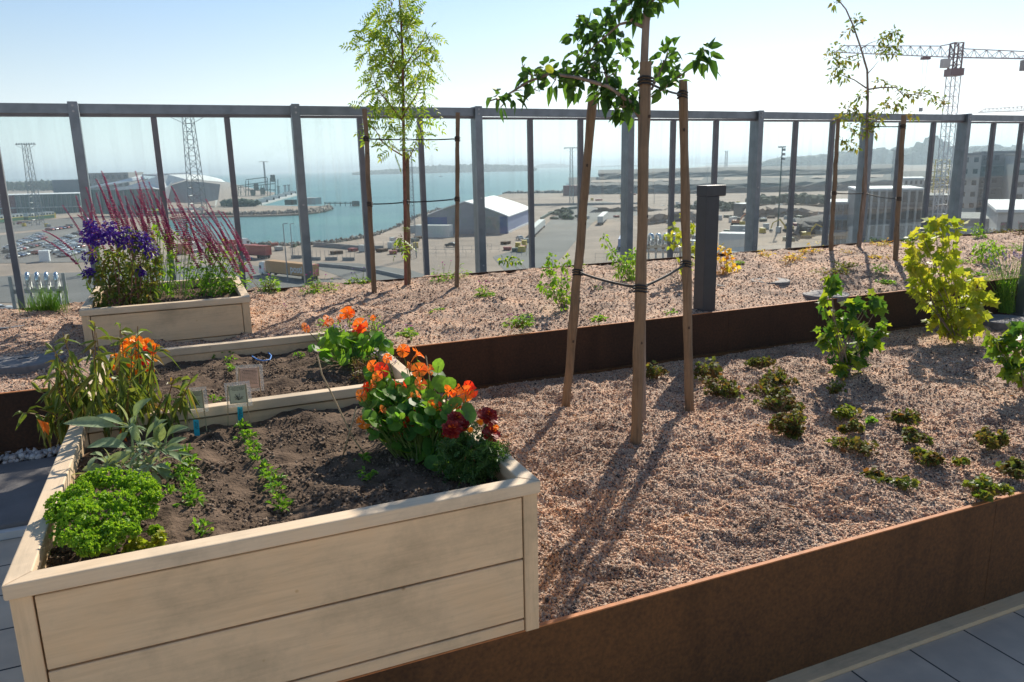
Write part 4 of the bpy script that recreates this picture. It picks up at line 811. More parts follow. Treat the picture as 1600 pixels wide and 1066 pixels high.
LV2=[(505,548,13),(520,545,14),(535,540,14),(550,535,14),(560,545,15),(575,545,14),(598,545,15),(590,532,16),(603,550,14),(562,560,14),(545,552,13),(530,556,12),(515,555,10),(492,545,9),(485,545,8),(578,558,15),(590,560,14),(610,565,12),(555,552,13),(570,535,13),(540,528,12),(525,530,11),(595,540,16),(605,538,13),(505,535,10),(520,520,10)]
LV2+=[(random.uniform(505,612),random.uniform(522,566),random.uniform(6,12)) for _ in range(45)]
nasturtium('orange and red nasturtium in the far right corner of the middle planter',(560,563),None,LV2,
 [(478,512,9,0),(513,500,10,0),(508,506,9,0),(541,490,12,0),(545,488,10,0),(560,513,12,1),(566,520,13,1),(563,508,12,0),(583,497,5,0),(536,527,6,0),(576,555,6,1),(530,498,6,0)],SZ,Lr=1)
# maroon marigolds at the corner
b=at(738,752,SZ); t=T('maroon_marigold','dark red marigolds with feathery leaves at the near right corner of the foreground planter','flowering plant',b); D=Df(b)+.02; ms=MB()
for (x,y,r) in [(706,672,17),(712,655,14),(762,652,17),(766,678,16),(722,665,12),(790,560,0)]:
    if r==0: continue
    p=atd(x,y,D+random.uniform(-.02,.06)); ms.tube(bend(b+V((random.uniform(-.03,.03),random.uniform(-.02,.03),0)),p,4,.02),[.003]*5,5)
    marigold(p,r*D/F,'p_mar','p_or',t)
for (x,y,r) in [(735,672,5),(750,660,6),(768,700,5),(775,668,5)]: marigold(atd(x,y,D),r*D/F,'p_marig','p_or',t)
for (x,y,r,n) in [(735,690,26,50),(720,710,26,55),(750,715,28,55),(735,730,28,60),(765,705,22,40),(710,735,22,40),(745,745,22,35),(770,722,15,20),(700,700,15,20)]:
    c=atd(x,y,D+random.uniform(-.05,.05)); 
    for _ in range(n*2):
        q=c+rv()*r*D/F*random.random()**.4; d=rv()+z0*.4; pinnate(ms,q,d,rv(),.032,.013,4,0,.2)
ms.build('foliage',M['l_mari'],t)
m=MB()
for (x,y) in [(733,705),(738,712),(742,720)]: puff(m,'leaf',atd(x,y,D-.05),.012,5,.025,.008)
m.build('purple_leaves',M['l_dark'],t)
# seedling rows
def seedlings(label,pts,zb,r,n,L,lm='l_herb',kind='leaf',name='seedling',group=None):
    for i,(x,y) in enumerate(pts):
        b=at(x,y,zb); t=T(name,label if isinstance(label,str) else label[i],'seedling',b,group); m=MB()
        for _ in range(n):
            p=b+V((random.gauss(0,r),random.gauss(0,r),random.uniform(.004,.03)*r/.018)); m.tube([b+V((0,0,-.005)),p],[.0012,.0008],3); d=V((p.x-b.x,p.y-b.y,.012)).normalized()+rv()*.5
            for _ in range(3): leaf(m,p,d+rv()*.8,z0+rv()*.6,L*random.uniform(.6,1.2),L*.42,0,.2,.3)
        m.build('foliage',M[lm],t)
seedlings('green seedling in the row running down the middle of the foreground planter',[(378,668),(384,680),(388,690),(392,700),(397,712),(404,722),(412,735),(418,748),(424,757),(431,768),(436,785),(440,798)],SZ,.012,9,.024,group='middle seedling row of the foreground planter')
seedlings('feathery seedling in the row next to the parsley and sage',[(291,712),(292,722),(294,733),(285,740),(291,748),(297,758),(292,768),(298,780),(303,790)],SZ,.013,10,.025,group='seedling row beside the parsley')
seedlings(['lone small seedling in the bare centre of the foreground planter','tiny seedling in the shade below the lone central seedling','rosette seedling touching the front rim right of the parsley','feathery pale seedling just right of the parsley top','pale seedling low between parsley and seedling row'],[(566,722),(578,748),(315,832),(262,742),(268,775)],SZ,.014,9,.024)
seedlings(['green seedling near the back rim of the middle planter','smaller seedling left of it near the back rim of the middle planter','small seedling in the middle planter above the pink card','tiny seedling low in the left half of the middle planter','tiny shaded seedling right under the back rim of the middle planter','yellow-green seedling left of the middle-planter nasturtium','seedling behind the beige plant card'],[(362,556),(341,558),(361,578),(333,628),(308,550),(470,558),(360,565)],SZ,.013,8,.022)
# thyme-like purple plant along the right rim of the middle planter
b=at(590,590,SZ); t=T('thyme_plant','wiry reddish plant with tiny violet blooms along the right rim of the middle planter','herb',b); D=Df(b); ms=MB()
for _ in range(170):
    q=atd(random.uniform(548,625),random.uniform(555,600),D+random.uniform(-.1,.15)); s=at(random.uniform(560,600),random.uniform(580,600),SZ); ms.tube(bend(s,q,3,.05,.05),[.0012]*4,3)
    for _ in range(3): leaf(ms,q+rv()*.012,rv(),rv(),.012,.006,1)
ms.build('stems',[M['stemr'],M['l_dark']],t); m=MB()
for (x,y) in [(583,555),(598,556),(605,562),(612,566),(618,562),(622,568),(610,572),(590,550),(600,570),(525,508),(540,512)]: 
    puff(m,'leaf',atd(x,y,D),.014,7,.011,.008)
m.build('blossoms',M['p_lav'],t)
for (x0_,y0_,x1_,y1_,n_,lb) in ((495,500,600,545,110,'wiry flowering stalks poking up behind the middle planter nasturtium'),):
    b=at(560,545,SZ); t=T('flowering_stalks',lb,'flowering plant',b); ms=MB(); D=Df(b)
    for _ in range(n_):
        q=atd(random.uniform(x0_,x1_),random.uniform(y0_,y1_),D+random.uniform(-.1,.15)); s=at(random.uniform(515,590),random.uniform(540,552),SZ); ms.tube(bend(s,q,3,.05,.05),[.0012]*4,3)
        for _ in range(4): leaf(ms,q+rv()*.02,rv(),rv(),.016,.008,1)
    ms.build('stems',[M['stemr'],M['l_herb']],t)
# dry stalks, blue cord
def stalk(label,pts,zb):
    b=at(*pts[-1],zb); D=Df(b); P=[atd(x,y,D) for x,y in pts]; t=T('dry_stalk',label,'dry stalk',b)
    MB().tube(P,[.0022]+[.0028]*(len(P)-1),6).build('stalk',M['dry'],t,True)
    MB().tube([P[0]+(P[0]-P[1]).normalized()*.012,P[0]],[.001,.004],6).build('frayed_tip',M['dry'],t)
stalk('long bent dry stalk crossing the divider between the planters',[(497,560),(503,585),(518,615),(535,650),(552,685),(572,714)],SZ)
stalk('short dry stalk leaning against the long bent stalk',[(556,640),(548,670),(535,715)],SZ)
stalk('thin brown cane standing in the nasturtiums',[(666,560),(672,600),(672,650)],SZ)
stalk('second brown cane in the nasturtiums, leaning right',[(684,575),(678,620),(675,655)],SZ)
P=[at(x,y,SZ+.006) for x,y in [(394,557),(402,562),(412,564),(422,562),(424,556),(419,551)]]
t=T('blue_cord','short curled piece of blue cord on the soil of the middle planter','cord',P[0]); MB().tube(P,.0035,6).build('cord_strand',M['cord'],t,True)
# plant cards
def card(label,tl,tr,bh_,base,zb,cm,dD=0,lines=True,drawing=True):
    b=at(*base,zb); D=Df(b)+dD; a=atd(*tl,D); c=atd(*tr,D); X=(c-a); W=X.length; X.normalize(); Z=(z0-X*X.z+V((0,0,0))).normalized(); Z=(Z+f0*.15).normalized(); n=X.cross(Z).normalized(); H=bh_*D/F
    t=T('plant_card',label,'plant label',b); o=a-Z*H
    mg=.014
    m=MB(); m.obox(o-X*mg-Z*mg,X*(W+2*mg),n*-.0006 if n.y>0 else n*.0006,Z*(H+2*mg)); m.build('laminate_sleeve',M['film'],t)
    nf=n if n.dot(C0-a)>0 else -n
    m=MB(); m.obox(o+nf*.0010,X*W,nf*.0008,Z*H); m.build('card',M[cm],t)
    m=MB(); q=o+nf*.0022; e=.0008
    for (u0,v0,u1,v1) in ((.05,.04,.95,.05),(.05,.95,.95,.96),(.05,.04,.062,.96),(.938,.04,.95,.96)): m.obox(q+X*W*u0+Z*H*v0,X*W*(u1-u0),nf*.0003,Z*H*(v1-v0))
    if lines:
        for k,(u,v,l) in enumerate(((.2,.87,.6),(.14,.80,.72),(.22,.73,.55))): 
            x_=u
            while x_<u+l: ll=random.uniform(.03,.09); m.obox(q+X*W*x_+Z*H*v,X*W*ll,nf*.0003,Z*H*.025); x_+=ll+.02
    if drawing:
        for k in range(26):
            an=random.uniform(.25,PI-.25); ln=random.uniform(.15,.36); s0=q+X*W*.5+Z*H*.18; s1=s0+X*W*math.cos(an)*ln+Z*H*math.sin(an)*ln; m.tube([s0,s1],.0004,3); m.blob(s1,.0012)
    else:
        for k in range(11):
            x_=.12
            while x_<.85: ll=random.uniform(.02,.08); m.obox(q+X*W*x_+Z*H*(.86-.065*k),X*W*ll,nf*.0003,Z*H*.018); x_+=ll+.02
    m.build('print',M['ink'],t)
    for u in (0.02,.96):
        top=a+X*W*u+nf*.004+Z*.004; bt=V((top.x,top.y,zb-.03)) + (X*.01*(1 if u>.5 else -1)) - f0*.02
        MB().tube([bt,top],.0019,5).build('stick',M['dry'],t)
card('beige plant card with a dark plant drawing, on two sticks beside the blue tag',(356,604),(385,601),29,(376,660),SZ,'card')
card('beige plant card half hidden behind the tips of the wilting herb',(293,612),(317,610),29,(305,668),SZ,'card')
card('faded pink card of small print standing in the middle planter',(373,576),(405,574),33,(400,625),SZ,'cardp',drawing=False)
def tagstick(label,top,bot,zb):
    b=at(*bot,zb); D=Df(b); a=atd(*top,D-.01); t=T('name_tag',label,'name tag',b); X=r0*.0105; Z=a-b; n=X.cross(Z).normalized()*.0012
    bev(MB().obox(b-X-Z*.15,X*2,n,Z*1.15).build('plastic_strip',M['blue'],t),.0015)
    nf=n.normalized(); nf=nf if nf.dot(C0-a)>0 else -nf; m=MB(); 
    for k in range(6): q=b+Z*(.35+.09*k)+nf*.0014; m.obox(q-X*.4,X*random.uniform(.5,.9),nf*.0002,Z*.03); m.obox(q-X*.4*random.choice((-1,1)),X*.2,nf*.0002,Z*.06)
    m.build('handwriting',M['ink'],t)
tagstick('bright blue strip tag standing right below the beige plant card',(375,636),(376,658),SZ)
tagstick('bright blue strip tag at the tip of the sage leaves, left one of two',(306,656),(308,678),SZ)
b=at(612,610,SZ); D=Df(b); t=T('stone_label','small white block label with engraved lines among the nasturtiums, at the planter divider','plant label',b)
a=atd(583,588,D); c=atd(607,583,D); H=26*D/F; X=(c-a); bev(MB().obox(V((a.x,a.y,a.z-H)),X,V((X.y,-X.x,0)).normalized()*-.02,V((0,0,H))).build('block',M['white'],t),.003)
m=MB(); nn=V((X.y,-X.x,0)).normalized(); nn=nn if nn.dot(C0-a)>0 else -nn
for k in range(4): m.obox(V((a.x,a.y,a.z-H))+X*.3+nn*.001+z0*H*(.78-.13*k),X*random.uniform(.3,.5),nn*.0006,z0*.0018)
m.build('engraving',M['ink'],t)
# plants of the third planter
SZ3=.925
b=at(205,482,SZ3); t=T('violet_flower_plant','dense reddish-green plant topped with deep violet flower clusters in the left of the small planter','flowering plant',b); D=Df(b)+.1; ms=MB(); mf=MB()
for (x,y,r,n) in [(175,395,12,20),(200,385,14,26),(225,390,14,26),(245,398,12,20),(160,410,14,26),(185,410,18,40),(210,410,18,40),(235,415,16,34),(165,430,20,50),(195,430,22,60),(225,432,20,50),(170,450,24,60),(200,452,26,70),(230,450,18,40),(165,468,18,40),(195,472,22,60),(225,468,18,40),(150,395,8,8),(145,430,10,12),(245,430,9,10),(205,365,10,12),(230,370,8,8),(182,372,8,8)]:
    c=atd(x,y,D+random.uniform(-.1,.1)); s=b+V((random.uniform(-.12,.12),random.uniform(-.05,.08),0)); ms.tube(bend(s,c,4,.02,.03),[.004,.0035,.003,.0025,.002],5); puff(mf,'leaf',c,r*D/F,int(n*1.7),.042,.017)
ms.build('stems',M['bark2'],t); mf.build('foliage',M['l_bronze'],t)
for (x,y,r) in [(140,352,9),(146,364,11),(135,370,9),(150,376,10),(170,353,9),(176,364,7),(178,372,9),(192,378,9),(198,362,8),(204,370,10),(212,382,9),(222,370,8),(228,380,10),(236,392,9),(163,372,8),(140,402,9),(138,425,7),(220,424,6),(225,378,9),(157,365,7)]:
    m=MB(); puff(m,'leaf',atd(x,y,D+random.uniform(-.08,.05)),r*1.1*D/F,95,.019,.013); m.build('flower_cluster',M['p_vio'],t)
def spikes(label,basex,basepx,lst,pm,name,zb,r_=.0075):
    b=at(*basepx,zb); D=Df(b)+.25; t=T(name,label,'flowering plant',b); ms=MB()
    for (x0_,y0_,x1_,y1_) in lst:
        dd=random.uniform(-.12,.2); top=atd(x1_,y1_,D+dd); mid=atd(x0_,y0_,D+dd); s=b+V((basex*(x0_-basepx[0])/120+random.uniform(-.03,.03),random.uniform(-.02,.22),0))
        cv=[mid.lerp(top,i/6)+(z0*.02-r0*.0)*(4*(i/6)*(1-i/6)) for i in range(7)]
        ms.tube(bend(s,mid,4,.02,.03)+cv[1:4],[.0028,.0026,.0024,.0022,.002,.0015,.0012,.001],4)
        m=MB(); L=(top-mid).length; n=int(L/.011)
        m.tube(cv,[.0016]*6+[.0007],4)
        for k in range(n):
            f=k/n; i=min(5,int(f*6)); q=cv[i].lerp(cv[i+1],f*6-i); rr=r_*(1-.5*f)
            for j in range(4):
                if random.random()<.92: a=2*PI*j/4+k*.7; m.blob(q+V((math.cos(a),math.sin(a),0))*rr*1.0,rr*.72)
        m.build('flower_spike',M[pm],t)
        for _ in range(5): p=s.lerp(mid,random.random()); leaf(ms,p,rv()+z0*.4,rv(),.045,.014,0,.3,.2)
    ms.build('stems',M['l_herb'],t); return t
L3=[(150,405,97,320),(112,390,65,360),(120,412,62,371),(140,380,118,305),(150,370,120,335)]
for x1_,y1_ in [(134,291),(158,266),(168,310),(180,294),(178,285),(186,330),(197,320),(211,266),(220,275),(232,283),(203,295),(214,295),(224,300),(240,300),(255,298),(245,310),(267,290),(262,310),(273,308),(283,320),(290,322),(298,318),(306,330),(321,310),(315,322),(325,345),(340,328),(348,330),(360,360),(133,310),(150,300),(163,275),(174,308),(195,305),(210,310),(250,325),(277,330),(295,335),(310,340),(330,335)]:
    L=random.uniform(55,85); lean=(x1_-235)/235; L3.append((x1_+14+ (10 if x1_<280 else 24)*random.uniform(.7,1.3),y1_+L,x1_,y1_))
L3+=[(a+random.uniform(-9,9),b_+random.uniform(0,25),c+random.uniform(-10,10),d+random.uniform(8,40)) for a,b_,c,d in L3[5:]]
spikes('tall airy plant with crimson flower spikes fanning out of the small planter',.35,(250,470),L3,'p_mag','crimson_spike_plant',SZ3)
b=at(250,468,SZ3); t=T('green_stalk_plant','upright green leafy stalks in the middle of the small planter between violets and sage-like plant','flowering plant',b); D=Df(b)+.2; mf=MB()
for (x,y,r,n) in [(250,360,9,14),(255,380,10,18),(262,400,11,20),(258,420,12,24),(262,440,13,26),(250,445,10,18),(240,350,6,6),(270,370,7,8),(275,395,6,6),(245,330,5,4)]:
    c=atd(x,y,D+random.uniform(-.05,.05)); mf.tube(bend(b,c,3,.02,.03),[.002]*4,4); puff(mf,'leaf',c,r*D/F,n,.038,.014)
mf.build('foliage',M['l_herb'],t)
b=at(338,462,SZ3); t=T('green_herb','bright green low herb with upright sprigs at the right end of the small planter','herb',b); D=Df(b)+.08; mf=MB()
for (x,y,r,n) in [(330,450,14,30),(345,445,14,34),(358,440,12,24),(320,440,12,20),(310,425,12,18),(325,420,12,18),(340,425,13,22),(355,420,11,16),(300,430,8,8),(335,400,10,12),(350,400,9,10),(318,400,8,8),(365,400,7,7),(345,380,7,6),(325,385,6,5),(290,440,7,6),(285,425,5,4),(360,450,9,14),(305,410,7,6),(372,425,5,4)]:
    c=atd(x,y,D+random.uniform(-.08,.1)); mf.tube(bend(b+V((random.uniform(-.05,.03),0,0)),c,3,.02,.03),[.0018]*4,4); puff(mf,'leaf',c,r*D/F,int(n*1.6),.032,.013)
mf.build('foliage',M['l_herb'],t)
# ================================================================== HARBOUR FAR BELOW
GZ=-25.3; WZ=-26.4
def G(x,y,z=GZ): return at(x,y,z)
M['land']=simple('dusty_ground',(.33,.25,.20),.95,0,.38,.035,0)
for nd in M['land'].node_tree.nodes:
    if nd.type=='TEX_NOISE': nd.inputs['Detail'].default_value=12; nd.inputs['Roughness'].default_value=.72; M['asph']=simple('worn_asphalt',(.17,.158,.15),.9,0,.2,.05); M['rock']=simple('quarry_rock',(.12,.10,.09),.95,0,.5,.12,.6,.5)
def sea_mat():
    m,n,b,N,L=node_mat('sea_water'); b.inputs['Base Color'].default_value=(.06,.19,.19,1); b.inputs['Roughness'].default_value=.32; b.inputs['IOR'].default_value=1.33; b.inputs['Specular IOR Level'].default_value=.35
    tc=N('ShaderNodeTexCoord'); mp=N('ShaderNodeMapping'); mp.inputs['Scale'].default_value=(.05,.16,.1); mp.inputs['Rotation'].default_value=(0,0,.5); L(tc.outputs['Object'],mp.inputs[0])
    t=N('ShaderNodeTexNoise'); t.inputs['Scale'].default_value=2.2; t.inputs['Detail'].default_value=10; t.inputs['Roughness'].default_value=.7; L(mp.outputs[0],t.inputs[0])
    bp=N('ShaderNodeBump'); bp.inputs['Strength'].default_value=.5; bp.inputs['Distance'].default_value=1.2; L(t.outputs[0],bp.inputs['Height']); L(bp.outputs[0],b.inputs['Normal'])
    t2=N('ShaderNodeTexNoise'); t2.inputs['Scale'].default_value=.012; t2.inputs['Detail'].default_value=6; L(tc.outputs['Object'],t2.inputs[0]); r=ramp(n,[(.35,(.05,.165,.175)),(.65,(.085,.23,.215))]); L(t2.outputs[0],r.inputs[0]); L(r.outputs[0],b.inputs['Base Color'])
    return m
R_=24000
S(MB().add([(R_*math.cos(2*PI*i/64),R_*math.sin(2*PI*i/64),WZ) for i in range(64)],[tuple(range(64))]).build('sea',sea_mat()))
def slab(name,pts,m,z=GZ,th=3,world=None):
    P=[G(x,y,GZ) for x,y in pts] if pts else []
    P+= [V(q) for q in (world or [])]
    n=len(P); b=MB(); b.add([(p.x,p.y,z) for p in P]+[(p.x,p.y,z-th) for p in P],[tuple(range(n)),tuple(range(2*n-1,n-1,-1))]+[(i,i+n,(i+1)%n+n,(i+1)%n) for i in range(n)])
    me=b.build(name,m); bm=bmesh.new(); bm.from_mesh(me.data); bmesh.ops.triangulate(bm,faces=[f for f in bm.faces if len(f.verts)>4]); bmesh.ops.recalc_face_normals(bm,faces=bm.faces); bm.to_mesh(me.data); bm.free(); return me
S(slab('harbour_ground',[(-500,298),(-200,291),(0,284.5),(150,280),(250,279),(330,279),(345,282),(400,296),(430,301),(428,303),(372,318),(400,321),(480,322),(505,322),(512,327),(498,331),(470,334),(420,336),(366,337),(300,338),(262,342),(262,352),(290,375),(340,383),(420,385),(480,384),(530,379),(580,371),(620,356),(655,338),(690,326),(745,316),(790,302),(850,302),(882,302),(900,296),(925,284),(965,273),(1010,270),(1060,266),(1110,258),(1190,256.5)],M['land'],world=[(6500,3500,0),(7000,-1500,0),(300,-600,0),(-600,-600,0)]))
def road(pts,m=None,z=.06): S(slab('road',pts,m or M['asph'],GZ+z,.05))
road([(500,410),(560,412),(640,422),(700,440),(690,470),(600,480),(560,445),(520,428),(495,420)],z=.05)
road([(770,402),(800,392),(830,378),(850,355),(875,330),(900,318),(945,315),(1000,322),(1010,335),(930,345),(905,370),(880,400),(860,420),(790,425)],z=.07)
road([(-100,440),(60,428),(160,425),(380,412),(520,440),(560,470),(300,480),(-150,470)],z=.09)
road([(0,348),(140,340),(150,352),(0,364)],z=.06)
road([(0,368),(60,362),(145,352),(145,410),(0,412)],z=.11)
road([(1070,385),(1400,400),(1420,420),(1060,410)],z=.05)
# quarry terraces on the right
def terrace(name,front,top_px,m,z0_,z1,back):
    A=[G(x,y) for x,y in front]; n=len(A); b=MB(); 
    B=[A[i]+(A[i]-C0).normalized()*back for i in range(n)]; rows=4; vs=[]
    for k in range(rows+1):
        f=k/rows
        for i in range(n):
            p=A[i].lerp(B[i],f*.02); vs.append((p.x+random.uniform(-1,1)*2,p.y+random.uniform(-1,1)*2,z0_+(z1-z0_)*f+random.uniform(-.8,.8)))
    for i in range(n): vs.append((B[i].x,B[i].y,z1))
    fs=[(k*n+i,k*n+i+1,(k+1)*n+i+1,(k+1)*n+i) for k in range(rows+1) for i in range(n-1)]
    b.add(vs,fs); return S(b.build(name,m))
def dens(pts,k=8):
    o=[]
    for a,b in zip(pts[:-1],pts[1:]): o+=[(a[0]+(b[0]-a[0])*i/k,a[1]+(b[1]-a[1])*i/k) for i in range(k)]
    return o+[pts[-1]]
terrace('quarry_bank',dens([(888,304),(930,304),(1000,303),(1100,303),(1240,300),(1380,297),(1500,294)]),0,M['rock'],GZ,GZ+8,500)
terrace('quarry_bank',dens([(935,292),(1000,290),(1100,287),(1240,285),(1400,283)]),0,M['rock'],GZ+7.9,GZ+15.5,700)
terrace('sand_terrace',dens([(925,298),(1000,296),(1100,294),(1240,292),(1380,290)]),0,M['land'],GZ+6.5,GZ+8.2,160)
for pts,h in (([(1165,345),(1200,338),(1260,340),(1330,352)],4),([(1240,375),(1290,362),(1340,368)],5),([(930,332),(990,330),(1060,335)],2.5),([(1010,352),(1060,345),(1110,350)],4)): terrace('spoil_heap',dens(pts),0,M['land'] if h<4.5 else M['rock'],GZ,GZ+h,30)
# forest masses (too many trees to count)
def forest(px,D,h,n,label,m,dD=300,base=GZ,rr=None,part=.9):
    # px: list of (x, top height factor)
    b=MB()
    for _ in range(n):
        f=random.random()*(len(px)-1); i=min(len(px)-2,int(f)); x=px[i][0]+(px[i+1][0]-px[i][0])*(f-i); hf=px[i][1]+(px[i+1][1]-px[i][1])*(f-i)
        d=D+random.uniform(0,dD); q=ray(x,280); q=q*(d/q.dot(f0)); H=h*hf*random.uniform(.6,1.05); R=(rr or h*.3)*random.uniform(.6,1.2)
        if random.random()<part: 
            zc=base+H*.5; b.blob((C0.x+q.x,C0.y+q.y,zc),R,sz=H/R*.5,jit=.25)
        else: b.blob((C0.x+q.x,C0.y+q.y,base+H*.6),R*.7,sz=H/R*.7,jit=.2)
    return tag(b.build('forest',m),label,'forest',kind='stuff')
M['forest']=stone_mat('forest_crowns',[(0,(.012,.03,.014)),(.5,(.022,.045,.018)),(1,(.035,.06,.022))],.9)
forest([(-80,1),(20,.95),(80,1.05),(140,1),(200,1.05),(260,.9)],1500,19,900,'dark pine wood on the horizon behind the harbour terminal',M['forest'],500)
forest([(555,.3),(580,.55),(620,.7),(660,1.0),(720,1.1),(780,1),(826,.75),(834,.45)],4300,42,900,'wooded island lying across the bay behind the slim trees',M['forest'],350,WZ,22)
S(slab('island',[(553,270.2),(600,268.6),(700,266.4),(838,263.8),(838,262),(700,264),(600,266),(553,268)],M['land'],WZ+2,3))
forest([(836,.5),(855,1),(878,.8),(895,.3)],9000,55,90,'low hazy island on the horizon behind the far light mast',M['forest'],300,WZ,60)
forest([(935,.4),(955,.7),(985,.8),(1010,.3)],8000,22,70,'thin strip of islets on the horizon left of the middle stake',M['forest'],300,WZ,50)
forest([(1034,.7),(1045,1),(1058,.9)],2300,12,26,'clump of trees standing at the far shore right of the middle stake',M['forest'],60,WZ,9)
forest([(1100,.3),(1140,.6),(1190,.6)],9500,40,80,'faint far shore on the horizon left of the fence post right of the lamp',M['forest'],300,WZ,60)
forest([(1192,.35),(1215,.75),(1260,.8),(1300,1),(1345,1.25),(1400,1.2),(1440,1.3),(1500,1.2),(1560,1.3),(1640,1.4),(1800,1.3)],3200,54,1700,'broad wooded ridge along the horizon on the right behind the building site',M['forest'],700,GZ,34)
forest([(1415,.7),(1440,1.3),(1455,1.5),(1470,1.1),(1490,.8)],2900,70,120,'taller hazy tree hump on the horizon left of the tower crane mast',M['forest'],80,GZ,30)
forest([(345,.8),(370,1),(400,.8)],620,6,60,'strip of green scrub behind the ferry ramp',M['forest'],40,GZ,4)
forest([(1170,.6),(1200,1),(1260,1),(1300,.7)],470,7,70,'line of green bushes across the building site',M['forest'],40,GZ,3.5)
forest([(905,.5),(890,.7),(875,.8),(862,.4)],390,4,30,'hedge bushes along the fenced road beside the white hall',M['forest'],60,GZ,2.5)
# ---- buildings
def facade(t,o,X,W,H,nx,nz,m,n,zs=.25,ws=.55,hs=.5,nm='window',dep=.15):
    for i in range(nx):
        for k in range(nz):
            a=o+X*(W/nx*(i+(1-ws)/2))+z0*(H*(zs*.3+(k+.28)/nz)); MB().obox(a-n*dep*0,X*(W/nx*ws),n*dep,z0*(H/nz*hs)).build(nm,m,t)
M['conc']=simple('concrete',(.27,.265,.26),.85,0,.15,.4); M['concl']=simple('light_concrete',(.48,.47,.45),.85,0,.12,.4); M['wglass']=simple('dark_window',(.05,.06,.07),.15,0,.2,.5,spec=.8); M['teal']=simple('terminal_glazing',(.07,.12,.12),.15,0,.4,.3,spec=.8)
M['bluep']=simple('blue_cladding',(.05,.09,.26),.6,0,.1,.4); M['bluel']=simple('pale_blue_cladding',(.28,.32,.50),.6,0,.08,.4); M['greyp']=simple('grey_cladding',(.24,.25,.28),.6,0,.08,.4); M['wroof']=simple('white_membrane',(.80,.80,.80),.7,0,.03,.4)
M['orange']=simple('orange_trailer_paint',(.55,.29,.12),.5,0,.06,.4); M['redp']=simple('dull_red_paint',(.32,.055,.045),.55,0,.12,.4); M['darkred']=simple('dark_red_paint',(.20,.05,.05),.55,0,.1,.4); M['green']=simple('green_paint',(.05,.16,.09),.5,0,.1,.4); M['dgreen']=simple('dark_green_steel',(.05,.085,.07),.6,.2,.2,.4); M['yellow']=simple('yellow_paint',(.62,.45,.06),.5,0,.1,.4)
M['crred']=simple('crane_red',(.19,.12,.125),.5,0,.1,1); M['crw']=simple('crane_light_grey',(.5,.5,.52),.5,0,.1,1); M['lat']=simple('mast_steel',(.28,.29,.30),.5,.4,.1,1); M['tyre']=simple('tyre_rubber',(.02,.02,.022),.8,0,.1,1)
# white tent hall
Cc=G(793,365); Ll=G(660,371.5); Fr=G(828,348.5); Yd=(Fr-Cc); Yd.z=0; Ld=Yd.length; Yd.normalize(); X=V((-Yd.y,Yd.x,0)); Wd=35.5
t=T('tent_hall','large white-roofed hall with blue walls standing by the shore in the harbour','hall',Cc); eh=7.0; ah=13.3; nn=-Yd
b=MB(); n=10; prof=[(i/n,eh+(ah-eh)*(math.sin(PI*i/n)**.85*.25+.75*(1-abs(2*i/n-1)))) for i in range(n+1)]
b.add([Cc+X*Wd*u+z0*h for u,h in prof],[tuple(range(n+1))]); b.build('gable',M['greyp'],t)
b=MB(); b.obox(Cc+X*0+nn*.01,X*Wd,nn*.25,z0*eh); b.build('front_wall',M['greyp'],t)
for u0,u1,m_ in ((0,.085,'bluep'),(.32,.36,'bluep'),(.72,1.0,'bluep')): b=MB(); b.obox(Cc+X*Wd*u0+nn*.27,X*Wd*(u1-u0),nn*.2,z0*eh); b.build('wall_panel',M[m_],t)
b=MB(); b.obox(Cc+X*Wd*.1+nn*.27,X*Wd*.2,nn*.15,z0*eh*.97); b.build('door_curtain',M['conc'],t)
b=MB(); b.obox(Cc-X*.3,X*.3,Yd*Ld,z0*eh); b.build('side_wall',M['bluel'],t); b=MB(); b.obox(Cc-X*.5,X*.19,Yd*Ld,z0*.9); b.build('white_base',M['white'],t)
b=MB(); b.obox(Cc+X*Wd,X*.3,Yd*Ld,z0*eh); b.build('side_wall',M['bluel'],t)
b=MB(); vs=[]; 
for i,(u,h) in enumerate(prof): 
    for d in (-.6,Ld+.6): vs.append(Cc+X*(Wd+1.6)*(u)+X*-.8+Yd*d+z0*(h+.15))
for i,(u,h) in enumerate(prof): 
    for d in (-.6,Ld+.6): vs.append(Cc+X*(Wd+1.6)*(u)+X*-.8+Yd*d+z0*(h-.25))
k=2*(n+1); b.add(vs,[(2*i,2*i+2,2*i+3,2*i+1) for i in range(n)]+[(k+2*i,k+2*i+1,k+2*i+3,k+2*i+2) for i in range(n)]+[(2*i,k+2*i,k+2*i+2,2*i+2) for i in range(n)]+[(2*i+1,2*i+3,k+2*i+3,k+2*i+1) for i in range(n)]+[(0,1,k+1,k),(2*n,k+2*n,k+2*n+1,2*n+1)]); b.build('roof',M['wroof'],t)
# boxes seen from above: containers, sheds, trucks
def boxthing(name,label,cat,pa,pb,depth,h,m,group=None,roof=None,base=0,z=GZ,extra=None):
    a=G(*pa); c=G(*pb); X=c-a; W=X.length; X.normalize(); Yv=V((-X.y,X.x,0)); Yv=Yv if Yv.dot(f0)>0 else -Yv
    t=T(name,label,cat,a,group); b=MB(); b.obox(a+z0*base,X*W,Yv*depth,z0*h); b.build('body',m,t)
    if roof: b=MB(); b.obox(a+z0*(base+h+.01)-X*.1-Yv*.1,X*(W+.2),Yv*(depth+.2),z0*.22); b.build('roof',roof,t)
    return t,a,X,Yv,W
CG='shipping containers and long boxes in the harbour yard'
def container(label,pa,pb,m,h=2.7,depth=2.6,roof=None):
    t,a,X,Yv,W=boxthing('shipping_container',label,'container',pa,pb,depth,h,m,CG,roof)
    b=MB(); k=max(4,int(W/1.2)); 
    for i in range(k): b.obox(a+X*(W*(i+.25)/k)-Yv*.07+z0*.15,X*(W/k*.45),Yv*.06,z0*(h-.3))
    b.build('corrugation',m,t); return t
